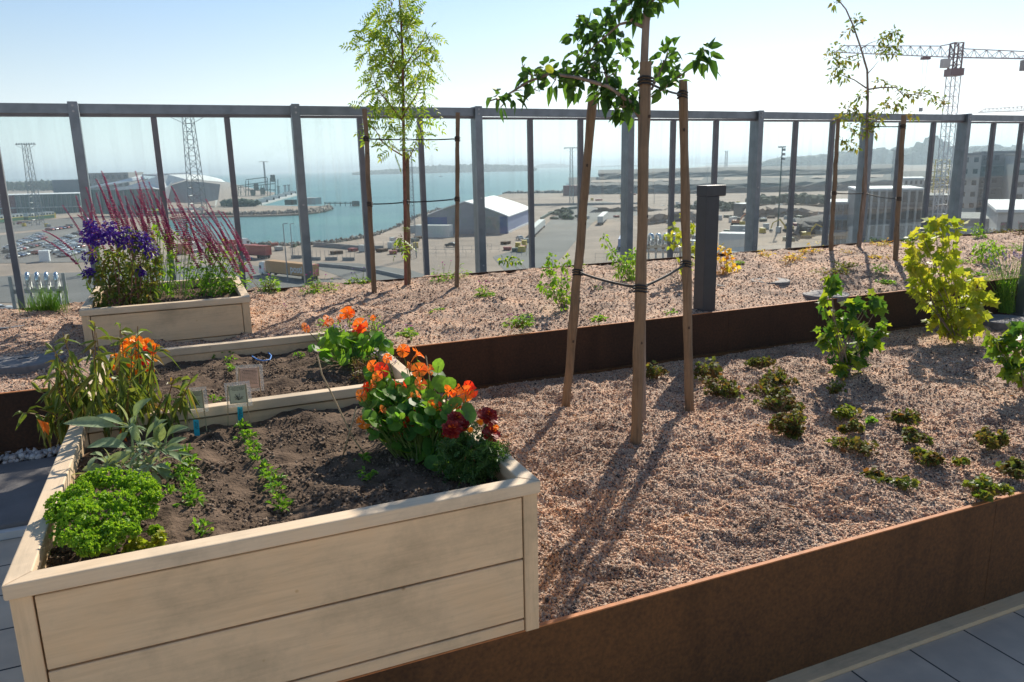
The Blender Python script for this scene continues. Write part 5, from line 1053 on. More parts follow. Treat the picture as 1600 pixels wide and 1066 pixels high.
container('white corrugated container standing left in front of the white-roofed hall',(648,371),(702,371.5),M['offwhite'],4.8,4)
container('small grey container between the fence post and the container by the hall',(640,364),(654,364),M['concl'],3)
container('dark container on the jetty',(445,320.5),(458,320.5),M['dgreen'],4.2,5)
container('grey shed box on the jetty left of the fence post',(474,320),(493,320),M['concl'],5.5,8)
container('long white box low beyond the charcoal lamp, left of the fence post',(1122,404),(1176,406),M['offwhite'],7,5,M['wroof'])
container('pale box trailer in front of the long white box beyond the lamp',(1122,414),(1168,417),M['concl'],3.4,3)
container('long white box seen between the stakes behind the vent pipes',(1005,392),(1112,394),M['offwhite'],3.2,3,M['wroof'])
container('grey box shed on the building site beyond the lamp',(1140,367),(1176,368),M['concl'],3.4,5)
container('dark grey box at the building site beyond the lamp',(1160,338),(1182,337),M['wglass'],6,8,M['wroof'])
container('white shed on the parking side, half hidden by the crimson spikes',(62,410),(78,409),M['white'],3.6,3)
container('rusty container seen through the crimson spikes',(276,398),(290,398),M['redp'],3.6,3)
container('small beige box at the gate beside the hall',(805,390),(812,390),M['yellow'],2.2,2)
container('dark red flat building at the foot of the quarry bank',(880,306),(906,306),M['darkred'],9,20)
# trucks
def truck(label,rear,front,m,cabm,hb=2.6,cab=True,text=None,base=1.15):
    a=G(*rear); c=G(*front); X=c-a; W=X.length; X.normalize(); Yv=V((-X.y,X.x,0)); Yv=Yv if Yv.dot(f0)>0 else -Yv
    t=T('truck',label,'truck',a); wd=2.5; cl=2.6 if cab else 0; tl=W-cl-.7
    m1=MB(); m1.obox(a+z0*base,X*tl,Yv*wd,z0*hb); m1.build('trailer_box',m,t)
    b=MB(); b.obox(a+z0*(base-.3)+Yv*.4+X*.2,X*(W-1.2),Yv*(wd-.8),z0*.29); b.build('chassis',M['tyre'],t)
    if cab:
        o=a+X*(W-cl); b=MB(); b.add([o+X*u+Yv*v+z0*w_ for v in (0,wd) for u,w_ in ((0,.5),(cl,.5),(cl,1.7),(cl-.35,3.1),(cl-.9,3.6),(0,3.7))],[(0,1,2,3,4,5),(11,10,9,8,7,6),(0,6,7,1),(1,7,8,2),(2,8,9,3),(3,9,10,4),(4,10,11,5),(5,11,6,0)]); cb=b.build('cab',cabm,t)
        b=MB(); b.obox(o+X*(cl-1.3)-Yv*.03+z0*1.8,X*.9,Yv*.02,z0*.9); b.obox(o+X*(cl-.02)+Yv*.3+z0*1.85,X*.12,Yv*(wd-.6),z0*1.0); b.build('cab_window',M['wglass'],cb)
    for u in [1.2,2.4,3.6]+([W-4.2,W-1.4] if cab else []):
        for v in (.0,wd-.35):
            c_=a+X*u+Yv*v+z0*.5; b=MB(); b.tube([c_,c_+Yv*.35],.5,12); b.build('wheel',M['tyre'],t)
    if text:
        cu=bpy.data.curves.new('lettering','FONT'); cu.body=text; cu.size=2.6; cu.offset=.035; cu.extrude=.01; o=bpy.data.objects.new('lettering',cu); COL.objects.link(o)
        dg=bpy.context.evaluated_depsgraph_get(); me=bpy.data.meshes.new_from_object(o.evaluated_get(dg)); bpy.data.objects.remove(o); me.materials.clear(); me.materials.append(M['white'])
        vx=-X; R3=Matrix((vx,z0,vx.cross(z0))).transposed().to_4x4(); R3.translation=a+X*tl*.44-Yv*.05+z0*(base+.65); me.transform(R3)
        o=bpy.data.objects.new('lettering',me); COL.objects.link(o); o.parent=t; o.matrix_parent_inverse=Matrix.Translation(-t.location)
    return t
truck('articulated truck with long orange-brown trailer lettered in white and a white cab',(487,440),(405,430),M['orange'],M['white'],3.0,text='posti')
truck('dull red trailer parked behind the orange-brown truck',(416,405),(362,402),M['redp'],M['white'],3.0,cab=False)
truck('red truck with white cab at the waterside behind the parked red trailer',(352,391),(392,388),M['redp'],M['white'],2.2)
truck('white lorry driving away on the pale road between the leaning stake and the post',(942,352),(950,343),M['offwhite'],M['offwhite'],2.8,cab=False)
truck('white box truck turning beside the hall road',(836,371),(852,355),M['offwhite'],M['white'],2.6)
truck('blue lorry partly hidden behind the fence post right of the leaning stake',(978,392),(984,375),M['bluel'],M['bluep'],2.6)
truck('white truck with brown load seen through the crimson spikes',(300,395),(322,393),M['offwhite'],M['white'],2.6)
# cars
def make_car(m,label,group):
    t=T('parked_car',label,'car',(0,0,0),group); b=MB(); w_=1.75
    pr=[(-2.15,.35),(2.1,.35),(2.2,.75),(1.9,.92),(1.05,1.0),(.35,1.43),(-1.15,1.45),(-1.95,1.0),(-2.2,.85)]; n=len(pr)
    b.add([(x,y,z) for y in (-w_/2,w_/2) for x,z in pr],[tuple(range(n)),tuple(range(2*n-1,n-1,-1))]+[(i,i+n,(i+1)%n+n,(i+1)%n) for i in range(n)])
    bev(b.build('body',m,t),.06,2)
    b=MB(); 
    for y in (-w_/2-.012,w_/2-.01): b.add([(x,y+q,z) for q in (0,.02) for x,z in ((.85,1.02),(.3,1.36),(-1.1,1.38),(-1.7,1.02))],[(0,1,2,3),(7,6,5,4),(0,4,5,1),(1,5,6,2),(2,6,7,3),(3,7,4,0)])
    b.add([(1.06,-.7,1.01),(1.06,.7,1.01),(.42,.62,1.42),(.42,-.62,1.42)],[(0,1,2,3)]); b.add([(-1.92,-.7,1.04),(-1.92,.7,1.04),(-1.25,.62,1.44),(-1.25,-.62,1.44)],[(3,2,1,0)])
    b.build('windows',M['wglass'],t)
    for x in (-1.35,1.4):
        for y in (-.88,.68): b=MB(); b.tube([(x,y,.33),(x,y+.2,.33)],.33,12); b.build('wheel',M['tyre'],t)
    return t
def dup(t,label=None,group=None):
    c=t.copy(); COL.objects.link(c)
    if label: c['label']=label
    if group: c['group']=group
    for ch in t.children: d=ch.copy(); COL.objects.link(d); d.parent=c
    return c
CARG='cars parked in rows on the harbour car park'
bpy.context.view_layer.update()
CC=[('white',(.7,.7,.72)),('silver',(.42,.43,.45)),('dark',(.05,.055,.065)),('blue',(.06,.12,.25)),('red',(.35,.04,.04))]
cars={c:make_car(simple('car_paint_'+c,v,.3,.1,.03,1,spec=.6),'small %s car parked in the rows of the harbour car park on the left'%c,CARG) for c,v in CC}; used=set()
def putcar(c,p,rz,label=None,group=None):
    t=cars[c] if c not in used and not label else dup(cars[c],label,group); 
    if not label: used.add(c)
    t.location=p; t.rotation_euler=(0,0,rz); return t
for (xa,ya,xb,yb) in [(14,389,62,369),(14,396,64,384),(78,361,108,357),(76,387,124,366),(82,391,124,377),(20,404,52,398),(60,398,124,388),(100,402,124,395),(34,382,66,374),(92,398,122,383)]:
    a=G(xa,ya); b=G(xb,yb); d=b-a; n=int(d.length/2.75); ang=math.atan2(d.y,d.x)+PI/2
    n=min(n,16)
    for i in range(n+1):
        if random.random()<.12: continue
        putcar(random.choice(['white','white','silver','silver','dark','dark','blue','red']),a+d*(i/max(1,n))+z0*.14,ang+random.choice((0,PI))+random.uniform(-.04,.04))
for c,p,rz,lb in [('dark',(705,386),2.4,'dark car with a light roof on the yard left of the right stake'),('red',(625,386),1.2,'red car on the yard half behind the trunk of the feathery-leaved tree'),('blue',(384,408),.2,'blue car in front of the dull red trailer'),('silver',(812,375),1.5,'silver car parked by the fence behind the mullion near the hall'),('white',(1000,308),1.0,'white car far off at the foot of the quarry bank'),('red',(32,351),.4,'red car on the road in front of the buses'),('silver',(42,350),.4,'silver car behind the red car in front of the buses'),('white',(2,488),.3,'white car directly below the fence at the far left edge'),('white',(228,376),.4,'white car glimpsed between the crimson spikes'),('dark',(1530,395),.4,'dark car below the fence on the far right')]:
    putcar(c,G(*p)+z0*.14,rz,lb,'single cars on the harbour yard')
# green railcars / buses
for (xa,ya,xb,yb,lb) in [(-12,351,43,345,'green and cream railcar with a yellow stripe at the far left'),(45,346,86,342,'second green and cream railcar with a bright yellow end, left of the fence post')]:
    a=G(xa,ya); b_=G(xb,yb); X=b_-a; W=X.length; X.normalize(); Yv=V((-X.y,X.x,0)); Yv=Yv if Yv.dot(f0)>0 else -Yv; t=T('railcar',lb,'train',a)
    for z_,h_,m_,nm in ((.6,1.9,'green','lower_side'),(2.51,.4,'yellow','stripe'),(2.92,1.5,'offwhite','upper_side'),(4.43,.5,'greyp','roof')): MB().obox(a+z0*z_,X*W,Yv*3.2,z0*h_).build(nm,M[m_],t)
    MB().obox(b_+z0*.6,X*1.2,Yv*3.2,z0*3.2).build('end_panel',M['yellow'],t)
    for i in range(9): MB().obox(a+z0*3.1+X*(W*(i+.2)/9)-Yv*.05,X*(W/9*.6),Yv*.04,z0*1.0).build('window',M['wglass'],t)
# terminal
t,a,X,Yv,W=boxthing('terminal_building','long low glass terminal hall with flat white roof edge at the far left','building',(-60,337),(128,332),40,14,M['teal'],roof=M['wroof'])
for i in range(26): MB().obox(a+X*(W*i/26)-Yv*.4,X*.7,Yv*.35,z0*13.5).build('facade_pillar',M['conc'],t)
MB().obox(a-Yv*1.6+z0*4.2,X*W,Yv*1.5,z0*.7).build('canopy',M['concl'],t)
MB().obox(a+X*W*.33-Yv*.6,X*W*.13,Yv*.5,z0*13.8).build('brick_wing',M['darkred'],t)
t,a,X,Yv,W=boxthing('office_building','dark grey office block on top of the far left terminal hall','building',(88,328),(137,326),40,24,M['greyp'])
t,a,X,Yv,W=boxthing('office_building','pale office block rising in front of the pine wood behind the curved roof','building',(128,310),(205,308),60,30,M['conc'])
facade(t,a-Yv*.3,X,W,27,8,3,M['wglass'],Yv)
# swooping ferry terminal: plan outline lofted
t=T('ferry_terminal','ferry terminal with a sweeping curved white roof and slanted glass front','building',G(240,335)); D0=Df(G(240,336))
def wp(x,y,d=0): return atd(x,y,D0+d)
def ribbon(rows,name,m,close=False):
    b=MB(); n=len(rows[0]); vs=[wp(x,y,d) for r in rows for x,y,d in r]; fs=[(k*n+i,k*n+i+1,(k+1)*n+i+1,(k+1)*n+i) for k in range(len(rows)-1) for i in range(n-1)]; b.add(vs,fs); o=b.build(name,m,t); so2=o.modifiers.new('thick','SOLIDIFY'); so2.thickness=.6; return o
ribbon([[(128,294,0),(150,290,0),(180,285,5),(205,279,10),(222,274,20)],[(128,296.5,0),(150,293,0),(180,288.5,3),(208,284,8),(226,281,14)]],'curved_roof_edge',M['wroof'])
ribbon([[(178,294,-8),(200,291,-8),(225,283,-5),(245,276,0),(262,273.5,10),(290,273,25),(320,275,45),(345,281,60)],[(181,298,-8),(205,296,-8),(240,295,-6),(254,297,0),(262,290,8),(290,281,20),(320,283,40),(352,286,60)]],'swept_roof',M['wroof'])
ribbon([[(222,274,20),(240,273,40),(290,271,60),(330,277,80)],[(245,276,1),(262,273.5,10),(290,273,25),(345,281,60)]],'upper_roof',M['greyp'])
ribbon([[(134,296,2),(180,297,2),(240,294,2),(256,296,4)],[(134,334,2),(180,335,2),(240,335,2),(256,335,4)]],'glass_front',M['teal'])
ribbon([[(250,300,0),(256,296,2),(262,290,6),(268,283,10)],[(250,335,0),(256,325,2),(258,318,4),(256,335,8)]],'white_wing',M['wroof'])
ribbon([[(262,291,10),(290,283,22),(320,285,40),(343,288,55)],[(256,316,10),(290,317,22),(320,316,40),(340,312,55)]],'slanted_glazing',M['greyp'])
for i in range(9): a=wp(140+i*13,299,0); MB().obox(V((a.x,a.y,GZ)),X*.8,Yv*.6,z0*(a.z-GZ)).build('facade_fin',M['conc'],t)
MB().obox(V((*wp(230,325,-8).xy,GZ+3)),r0*38,f0*3,z0*1.4).build('walkway_band',M['offwhite'],t)
# linkspan frames on the quay
t=T('ferry_ramp','dark green steel ferry loading ramp with tall frames on the quay','ferry ramp',G(400,312)); Dq=Df(G(395,306))
def bar(m,x0_,y0_,x1_,y1_,w_,dd=0): m.tube([atd(x0_,y0_,Dq+dd),atd(x1_,y1_,Dq+dd)],w_,4)
for dd in (0,14):
    m=MB()
    for (x,y) in [(384,282),(418,278),(430,280),(372,290),(408,290),(362,292)]: bar(m,x+dd*.3,y,x+dd*.3,307,.55,dd)
    for q in [(384,281,417,277),(372,293,430,287),(360,292,384,289),(384,297,430,297),(384,289,418,284)]: bar(m,*q,.6,dd)
    for k in range(7): bar(m,372+k*8,293,376+k*8,303,.3,dd)
    m.build('steel_frame',M['dgreen'],t)
for x,y in ((426,276),(410,296),(395,300),(400,290)): c=atd(x,y,Dq+5); MB().box((c.x-2.5,c.y-2,c.z-6),(c.x+2.5,c.y+2,c.z+2)).build('lift_tower',M['dgreen'],t)
for i,(x,y) in enumerate([(397,320),(408,316.5),(419,313),(428,310.5),(439,307.5),(448,305),(455,302.5)]):
    tt=T('fender_block','white concrete fender block in the slanting line beside the ferry ramp','fender',G(x,y),'white fender blocks along the quay'); p=G(x,y); MB().box((p.x-4,p.y-2,GZ+.01),(p.x+4,p.y+2,GZ+3.2),rz=.4).build('block',M['offwhite'],tt); MB().box((p.x+4.3,p.y-1.6,GZ-.9),(p.x+6.2,p.y+1.6,GZ+2.2),rz=.4,c=(p.x,p.y,0)).build('rubber_pad',M['tyre'],tt)
S(slab('quay',[(380,320),(462,301),(464,304.5),(395,323)],M['concl'],GZ+.02,3))
for x,y in ((446,302),(452,301),(436,304)): p=G(x,y); tt=T('mooring_tower','pale mooring tower standing at the tip of the quay','mooring tower',p,'mooring towers at the quay tip'); MB().tube([p,p+z0*9],1.5,10).build('shaft',M['offwhite'],tt); MB().box((p.x-1.8,p.y-1.8,p.z+9.01),(p.x+1.8,p.y+1.8,p.z+10)).build('cap',M['conc'],tt)
a=G(508,322,WZ); b_=G(556,322,WZ); t=T('floating_pier','thin dark walkway running out from the jetty tip over the water','pier',a); m=MB(); m.tube([a+z0*2.2,b_+z0*2.2],.5,4); m.tube([a+z0*3.2,b_+z0*3.2],.12,4); m.build('walkway',M['dgreen'],t)
for i in range(7): p=a.lerp(b_,i/6); MB().tube([p-z0*.5,p+z0*3.2],.3,6).build('pile',M['dgreen'],t)
p=b_; MB().box((p.x-2.5,p.y-2.5,WZ-.3),(p.x+2.5,p.y+2.5,WZ+4)).build('end_platform',M['dgreen'],t)
MB().obox(G(336,324),(G(358,312)-G(336,324)).normalized()*38+z0*8,Yv*4,z0*1.8).build('boarding_bridge',M['concl'],tag(T('boarding_bridge_stand','','',G(338,324)),'pale sloping passenger boarding bridge right of the ferry terminal','bridge'))
# riprap along the jetty and near shore
def riprap(label,pts,n,r0_,r1_):
    P=[G(x,y,WZ) for x,y in pts]; L=[]
    for _ in range(n):
        f=random.random()*(len(P)-1); i=min(len(P)-2,int(f)); p=P[i].lerp(P[i+1],f-i); L.append((p.x+random.gauss(0,1.2),p.y+random.gauss(0,1.2),WZ+random.uniform(0,1.4)))
    pebbles('shore_rocks',L,r0_,r1_,M['rocks'],.3,label,'rocks')
M['rocks']=stone_mat('shore_rock',[(0,(.12,.11,.10)),(.5,(.22,.19,.17)),(1,(.34,.30,.26))],.9)
riprap('boulders banked along the near side of the jetty',[(300,339),(366,338.5),(420,337.5),(470,335.5),(498,332.5),(513,328)],2600,1.0,2.6)
riprap('rough stones and rubble along the near shoreline',[(290,377),(340,385),(420,387),(480,386),(530,381),(580,373),(620,358),(655,340),(690,328)],1500,.4,1.2)
riprap('boulders along the shore behind the hall',[(790,304),(850,303.5),(882,303.5)],700,1.2,3)
# clutter of the building site
sg='stacks of building material on the harbour site'; srcs=[]
for i,(m_,dx,dy,dz) in enumerate((('concl',3,2,1.4),('redp',2.4,2.4,1.0),('yellow',1.6,2.2,1.8),('dgreen',4,1.5,1.2),('rust',3.5,2.5,.9),('offwhite',2.4,1.6,2.2))):
    t=T('material_stack','small %s stack of building material lying on the harbour site'%['light grey','dull red','yellow','dark green','rust-brown','off-white'][i],'material stack',(0,0,0),sg)
    b=MB(); n_=4
    for k in range(n_): b.box((-dx/2+random.uniform(-.1,.1),-dy/2,dz*k/n_+.02),(dx/2+random.uniform(-.1,.1),dy/2,dz*(k+.9)/n_))
    b.build('layers',M[m_],t); b=MB(); b.box((-dx/2,-dy/2+.1,-.14),(dx/2,dy/2-.1,.01)); b.build('pallet',M['stake'],t); srcs.append(t)
bpy.context.view_layer.update(); us=set()
for (xa,xb,ya,yb,n_) in ((1020,1330,318,350,46),(1040,1330,352,378,26),(905,1000,300,316,10),(900,990,325,345,6),(560,660,372,392,7),(770,830,378,396,7),(1340,1440,352,366,8),(500,640,392,404,6),(10,140,352,358,5),(380,470,384,396,5)):
    for _ in range(n_):
        k=random.randrange(6); t=srcs[k] if k not in us else dup(srcs[k]); us.add(k); t.location=G(random.uniform(xa,xb),random.uniform(ya,yb))+z0*.16; t.rotation_euler=(0,0,random.uniform(0,PI))
for c,p,rz_,lb in [('white',(1085,322),1.0,'white car among the site clutter beyond the middle stake'),('dark',(1240,330),.6,'dark car on the building site behind the left rear stake'),('silver',(1190,345),2.0,'silver car beside the spoil heap right of the fence post'),('blue',(1060,328),2.6,'blue car on the building site between stake and lamp'),('red',(1290,345),.9,'red car below the low building of grey storeys')]:
    putcar(c,G(*p)+z0*.14,rz_,lb,'single cars on the harbour yard')
forest([(1040,.6),(1080,1),(1130,1),(1185,.7)],430,5,60,'scrubby green bushes along the foot of the quarry bank',M['forest'],30,GZ,3)
# ---- masts and cranes
def lattice(m,a,b,w0,w1,seg,r,X=None,Yv=None):
    ax=(b-a); L=ax.length; ax.normalize(); X=X or (V((1,0,0)) if abs(ax.x)<.8 else V((0,0,1))); X=(X-ax*X.dot(ax)).normalized(); Yq=ax.cross(X)
    def c(f,i): w_=(w0+(w1-w0)*f)/2; return a+ax*L*f+X*w_*(1 if i in (0,3) else -1)+Yq*w_*(1 if i<2 else -1)
    for i in range(4): m.tube([c(0,i),c(1,i)],r,4)
    for k in range(seg):
        for i in range(4):
            f,g=k/seg,(k+1)/seg; m.tube([c(f,i),c(g,(i+1)%4)] if k%2 else [c(f,(i+1)%4),c(g,i)],r*.55,3); m.tube([c(g,i),c(g,(i+1)%4)],r*.5,3)
def mast(label,base,toppx,w0,w1,plat,seg,group='light masts over the harbour',r=.16,lamps=8):
    a=G(*base); D=Df(a); b=atd(*toppx,D); b=V((a.x,a.y,b.z)); t=T('light_mast',label,'light mast',a,group); m=MB(); lattice(m,a,b,w0,w1,seg,r,r0.copy()); m.build('lattice_tower',M['lat'],t)
    pf=MB().obox(b-r0*plat/2-f0*.6,r0*plat,f0*1.2,z0*.35).build('platform',M['lat'],t)
    for i in range(lamps): q=b+r0*plat*((i+.5)/lamps-.5)-f0*.9; MB().obox(q+z0*.4,r0*plat/lamps*.5,f0*.5,z0*.55).build('floodlight',M['lat'],pf)
    if plat>8:
        m=MB(); 
        for s_ in (-1,1): m.tube([b+r0*plat/2*s_,b-z0*2.5+r0*w1/2*s_],.1,4)
        m.build('brace',M['lat'],t)
    return t
mast('tall lattice light mast behind the first pane right of the small planter post',(318,402),(307,180),5.2,2.6,13,18,r=.17)
mast('lattice light mast at the far left above the car park',(60,352),(55,226),4.6,2.6,11,14,r=.22)
mast('slim lattice mast behind the mullion at the feathery-leaved tree',(646,404),(651,236),1.9,1.9,6,28,r=.07,lamps=4)
mast('far slim light mast left of the leaning stake',(893,318),(894,232),2.6,1.6,11,12,r=.2)
mast('faint far light mast left of the fence post beyond the lamp',(1134,268),(1134,236),6,5,22,8,r=.6)
mast('small far light mast above the ferry ramp',(416,298),(416,253),1.6,1.2,14,6,r=.5)
mast('far light mast at the right behind the sparse tree',(1393,295),(1387,236),1.8,1.4,7,10,r=.18)
a=G(1215,362); D=Df(a); t=T('flood_pole','dark slim floodlight pole on the building site right of the fence post','lamp pole',a); zt=atd(1218,231,D).z
MB().tube([a,V((a.x,a.y,zt))],[.35,.2],8).build('pole',M['dgreen'],t); MB().obox(V((a.x,a.y,zt))-r0*1.4,r0*2.8,f0*.6,z0*.5).build('lamp_bar',M['lat'],t)
for k in range(3): MB().obox(V((a.x,a.y,zt-1.2-k*1.7))-f0*.4+r0*.2,r0*1.0,f0*.6,z0*.9).build('floodlight',M['lat'],t)
for x,y,yt in ((1046,355,285),(1022,318,285),(1110,325,262),(450,440,350),(458,405,350),(1104,318,262)):
    a=G(x,y); D=Df(a); t=T('lamp_pole','thin grey lamp pole rising beside the harbour road','lamp pole',a,'thin lamp poles in the harbour'); zt=atd(x,yt,D).z; MB().tube([a,V((a.x,a.y,zt))],[.16,.1],6).build('pole',M['lat'],t); MB().tube([V((a.x,a.y,zt)),V((a.x,a.y,zt))+r0*1.2+z0*.2],.1,5).build('lamp_arm',M['lat'],t)
M['jib']=simple('crane_jib',(.34,.28,.29),.5,0,.1,1)
def crane(label,Dc,mx,topy,basez,jl,jr,H,w_,mred,mlt,r=.07,hj=2.2,mastfull=True):
    q=atd(mx,topy,Dc); base=V((q.x,q.y,basez)); t=T('tower_crane',label,'tower crane',base); top=V((q.x,q.y,q.z))
    m=MB(); lattice(m,base,top-z0*H*.36,w_,w_,int((top.z-basez)/w_/1.1),r,r0.copy()); m.build('mast',mlt,t)
    m=MB(); lattice(m,top-z0*H*.36,top+z0*H*.28,w_*.9,w_*.9,3,r*1.8,r0.copy()); m.obox(top-z0*H*.36-r0*w_*.7-f0*w_*.7,r0*w_*1.4,f0*w_*1.4,z0*H*.14); m.build('slewing_unit',mred,t)
    c=top-z0*H*.2-r0*w_*1.55; MB().obox(c-f0*1.2,r0*w_*.75,f0*1.4,z0*H*.17).build('operator_cab',M['concl'],t)
    for end,nm in ((jl,'jib'),(jr,'counter_jib')):
        e_=atd(end[0],end[1],Dc+end[2]); a0=top; d=e_-a0; n=max(6,int(d.length/2.4)); m=MB(); s=V((-d.y,d.x,0)).normalized()*w_*.45; hh=hj if nm=='jib' else hj*.8
        for sg in (-1,1): m.tube([a0+s*sg,e_+s*sg],r*1.5,4)
        m.tube([a0+z0*hh*1.35,a0+d*.12+z0*hh,a0+d*.93+z0*hh*.75,e_],r*1.3,4)
        for k in range(n):
            lo=a0+d*(k/n); mid=a0+d*((k+.5)/n)+z0*hh*(1-.25*(k+.5)/n)*(1 if k<n-1 else .5); hi=a0+d*((k+1)/n)
            for sg in (-1,1): m.tube([lo+s*sg,mid],r*.7,3); m.tube([mid,hi+s*sg],r*.7,3)
            m.tube([lo+s,lo-s],r*.7,3)
        m.build(nm,M['jib'],t)
    e_=atd(jr[0]-4,jr[1],Dc+jr[2]*.96); MB().obox(e_-z0*2.2-r0*1.2-f0*.8,r0*2.4,f0*1.6,z0*2.0).build('counterweight',M['conc'],t)
    f=atd(jl[0],jl[1],Dc+jl[2]); p=top.lerp(f,.22); m=MB(); m.obox(p-z0*.7-r0*.9-f0*.5,r0*1.8,f0*1.0,z0*.55); m.build('trolley',mred,t)
    m=MB(); 
    for s_ in (-.5,.5): m.tube([p+r0*s_-z0*.6,p+r0*s_*.6-z0*11],r*.35,3)
    m.obox(p-z0*11.8-r0*.35-f0*.2,r0*.7,f0*.4,z0*.8); m.build('hoist_block',M['lat'],t); return t
crane('red and grey tower crane with long lattice jib above the fence at the right',172,1493,90,GZ,(1306,82,30),(1612,92,-14),10.5,2.0,M['crred'],M['crw'],r=.10)
crane('far pale tower crane whose jib just shows over the rail at the right edge',420,1640,172,GZ,(1530,176,40),(1750,165,-60),12,2.4,M['crw'],M['crw'],r=.13,hj=2.6)
# ---- buildings on the right
def block(label,D,x0_,x1_,ytop,yb,depth,m,nx,nz,ang=0,roofm=None,name='apartment_building',cols=()):
    a=atd(x0_,ytop,D); c=atd(x1_,ytop,D); X=(c-a); X.z=0; W=X.length; X.normalize(); X=Matrix.Rotation(ang-.44,3,'Z')@X; Yv=V((-X.y,X.x,0)); H=a.z-GZ; t=T(name,label,'building',(a.x,a.y,GZ)); o=V((a.x,a.y,GZ))
    wl=MB().obox(o,X*W,Yv*depth,z0*H).build('walls',m,t); MB().obox(o+z0*(H+.01)-X*.2-Yv*.2,X*(W+.4),Yv*(depth+.4),z0*.5).build('roof_slab',roofm or M['conc'],t)
    for i in range(nx):
        for k in range(nz):
            ws,hs=(.84,.62) if 'site' in name else (.46,.42); p=o+X*(W*(i+.5-ws/2)/nx)+z0*(H*(k+.6-hs/2)/nz)-Yv*.06; MB().obox(p,X*(W/nx*ws),Yv*.05,z0*(H/nz*hs)).build('window',M['wglass'],wl)
    for k in range(nz): MB().obox(o+z0*(H*(k+1)/nz-.3)-Yv*.12,X*W,Yv*.1,z0*.18).build('floor_band',M['concl'],t)
    return t,o,X,Yv,W,H
block('grey apartment block with a row of windows right of the last full fence post',190,1503,1530,243,0,18,M['concl'],2,10)
block('wide grey apartment block with recessed balconies near the right edge',196,1534,1590,240,0,18,M['conc'],4,10)
block('pale apartment block with square windows cut by the right edge of the photo',176,1590,1660,243,0,18,M['concl'],4,10)
t,o,X,Yv,W,H=block('unfinished concrete building with open floors behind the sparse young tree',215,1338,1432,298,0,22,M['conc'],9,4,.12,M['wroof'],'building_site_block')
for i in range(10): MB().obox(o+X*(W*i/9)-Yv*.9,X*.5,Yv*.5,z0*H).build('column',M['concl'],t)
block('low building of grey storeys left of the unfinished concrete building',235,1292,1340,318,0,18,M['greyp'],6,3,.05,M['wroof'],'building_site_block')
block('small white flat-roofed block above the unfinished building',330,1413,1440,280,0,20,M['concl'],4,5,0,M['wroof'],'office_building')
block('dark low block in front of the yellow scaffold tower',240,1436,1480,308,0,16,M['greyp'],4,3,0,M['conc'],'office_building')
# nearer roofs
def roofbox(label,tl,tr,D,dep,h,m,rm):
    a=atd(*tl,D); c=atd(*tr,D); X=c-a; X.z=0; W=X.length; X.normalize(); X=Matrix.Rotation(-.5,3,'Z')@X; Yv=V((-X.y,X.x,0)); t=T('flat_roof_building',label,'building',(a.x,a.y,a.z-h)); o=V((a.x,a.y,GZ)); MB().obox(o,X*W,Yv*dep,z0*(a.z-GZ)).build('walls',m,t); MB().obox(V((a.x,a.y,a.z+.01))-X*.3-Yv*.3,X*(W+.6),Yv*(dep+.6),z0*.35).build('roof',rm,t)
    for i in range(5): MB().obox(V((a.x,a.y,a.z-2.4))+X*(W*(i+.2)/5)-Yv*.06,X*(W/5*.5),Yv*.05,z0*1.2).build('window',M['wglass'],t)
roofbox('bright white flat roof right next to the fence at the right edge',(1560,332),(1680,345),95,26,10,M['concl'],M['wroof'])
roofbox('grey sloping roof block below the apartment blocks',(1500,345),(1575,352),110,14,10,M['conc'],M['conc'])
roofbox('low white roof strip behind the top of the tall yellow shrub',(1480,368),(1530,375),120,10,10,M['concl'],M['wroof'])
# yellow scaffold tower
p=G(1459,332); t=T('scaffold_tower','yellow scaffold tower on the building site left of the crane mast','scaffold',p); m=MB(); zt=atd(1459,250,Df(p)).z; lattice(m,p,V((p.x,p.y,zt)),7,7,9,.25,r0.copy()); m.build('frame',M['yellow'],t)
for k in range(8): z=p.z+(zt-p.z)*(k+.5)/8; MB().box((p.x-3.3,p.y-3.3,z),(p.x+3.3,p.y+3.3,z+.25)).build('deck_board',M['concl'],t)
# excavators
def excavator(label,px,m,fl=1):
    p=G(*px); t=T('excavator',label,'excavator',p); X=r0*fl; 
    for s_ in (-1,1): MB().obox(p+f0*(1.1*s_-.3)-X*1.9,X*3.8,f0*.6,z0*.9).build('track',M['tyre'],t)
    MB().obox(p-X*1.6-f0*1.2+z0*1.0,X*3.0,f0*2.4,z0*1.2).build('body',m,t); MB().obox(p+X*.2-f0*1.1+z0*2.2,X*1.2,f0*1.1,z0*1.1).build('cab',M['wglass'],t)
    b=MB(); b.tube([p+X*1.2+z0*1.8,p+X*3.6+z0*4.8,p+X*6.2+z0*3.6],[.35,.32,.25],5); b.build('boom',m,t); b=MB(); b.tube([p+X*6.2+z0*3.6,p+X*7.0+z0*1.0],[.25,.18],5); b.build('arm',m,t); b=MB(); b.obox(p+X*6.3-f0*.5+z0*.2,X*1.1,f0*1.0,z0*.9); b.build('bucket',M['lat'],t)
M['exc']=simple('excavator_orange',(.55,.2,.08),.5,0,.1,1)
excavator('red-orange excavator on the building site beyond the charcoal lamp',(1150,352),M['exc'])
excavator('yellow excavator digging left of the rear mullion on the site',(1232,362),M['yellow'],-1)
excavator('pale yellow digger parked beside the spoil heap',(1258,372),M['yellow'])
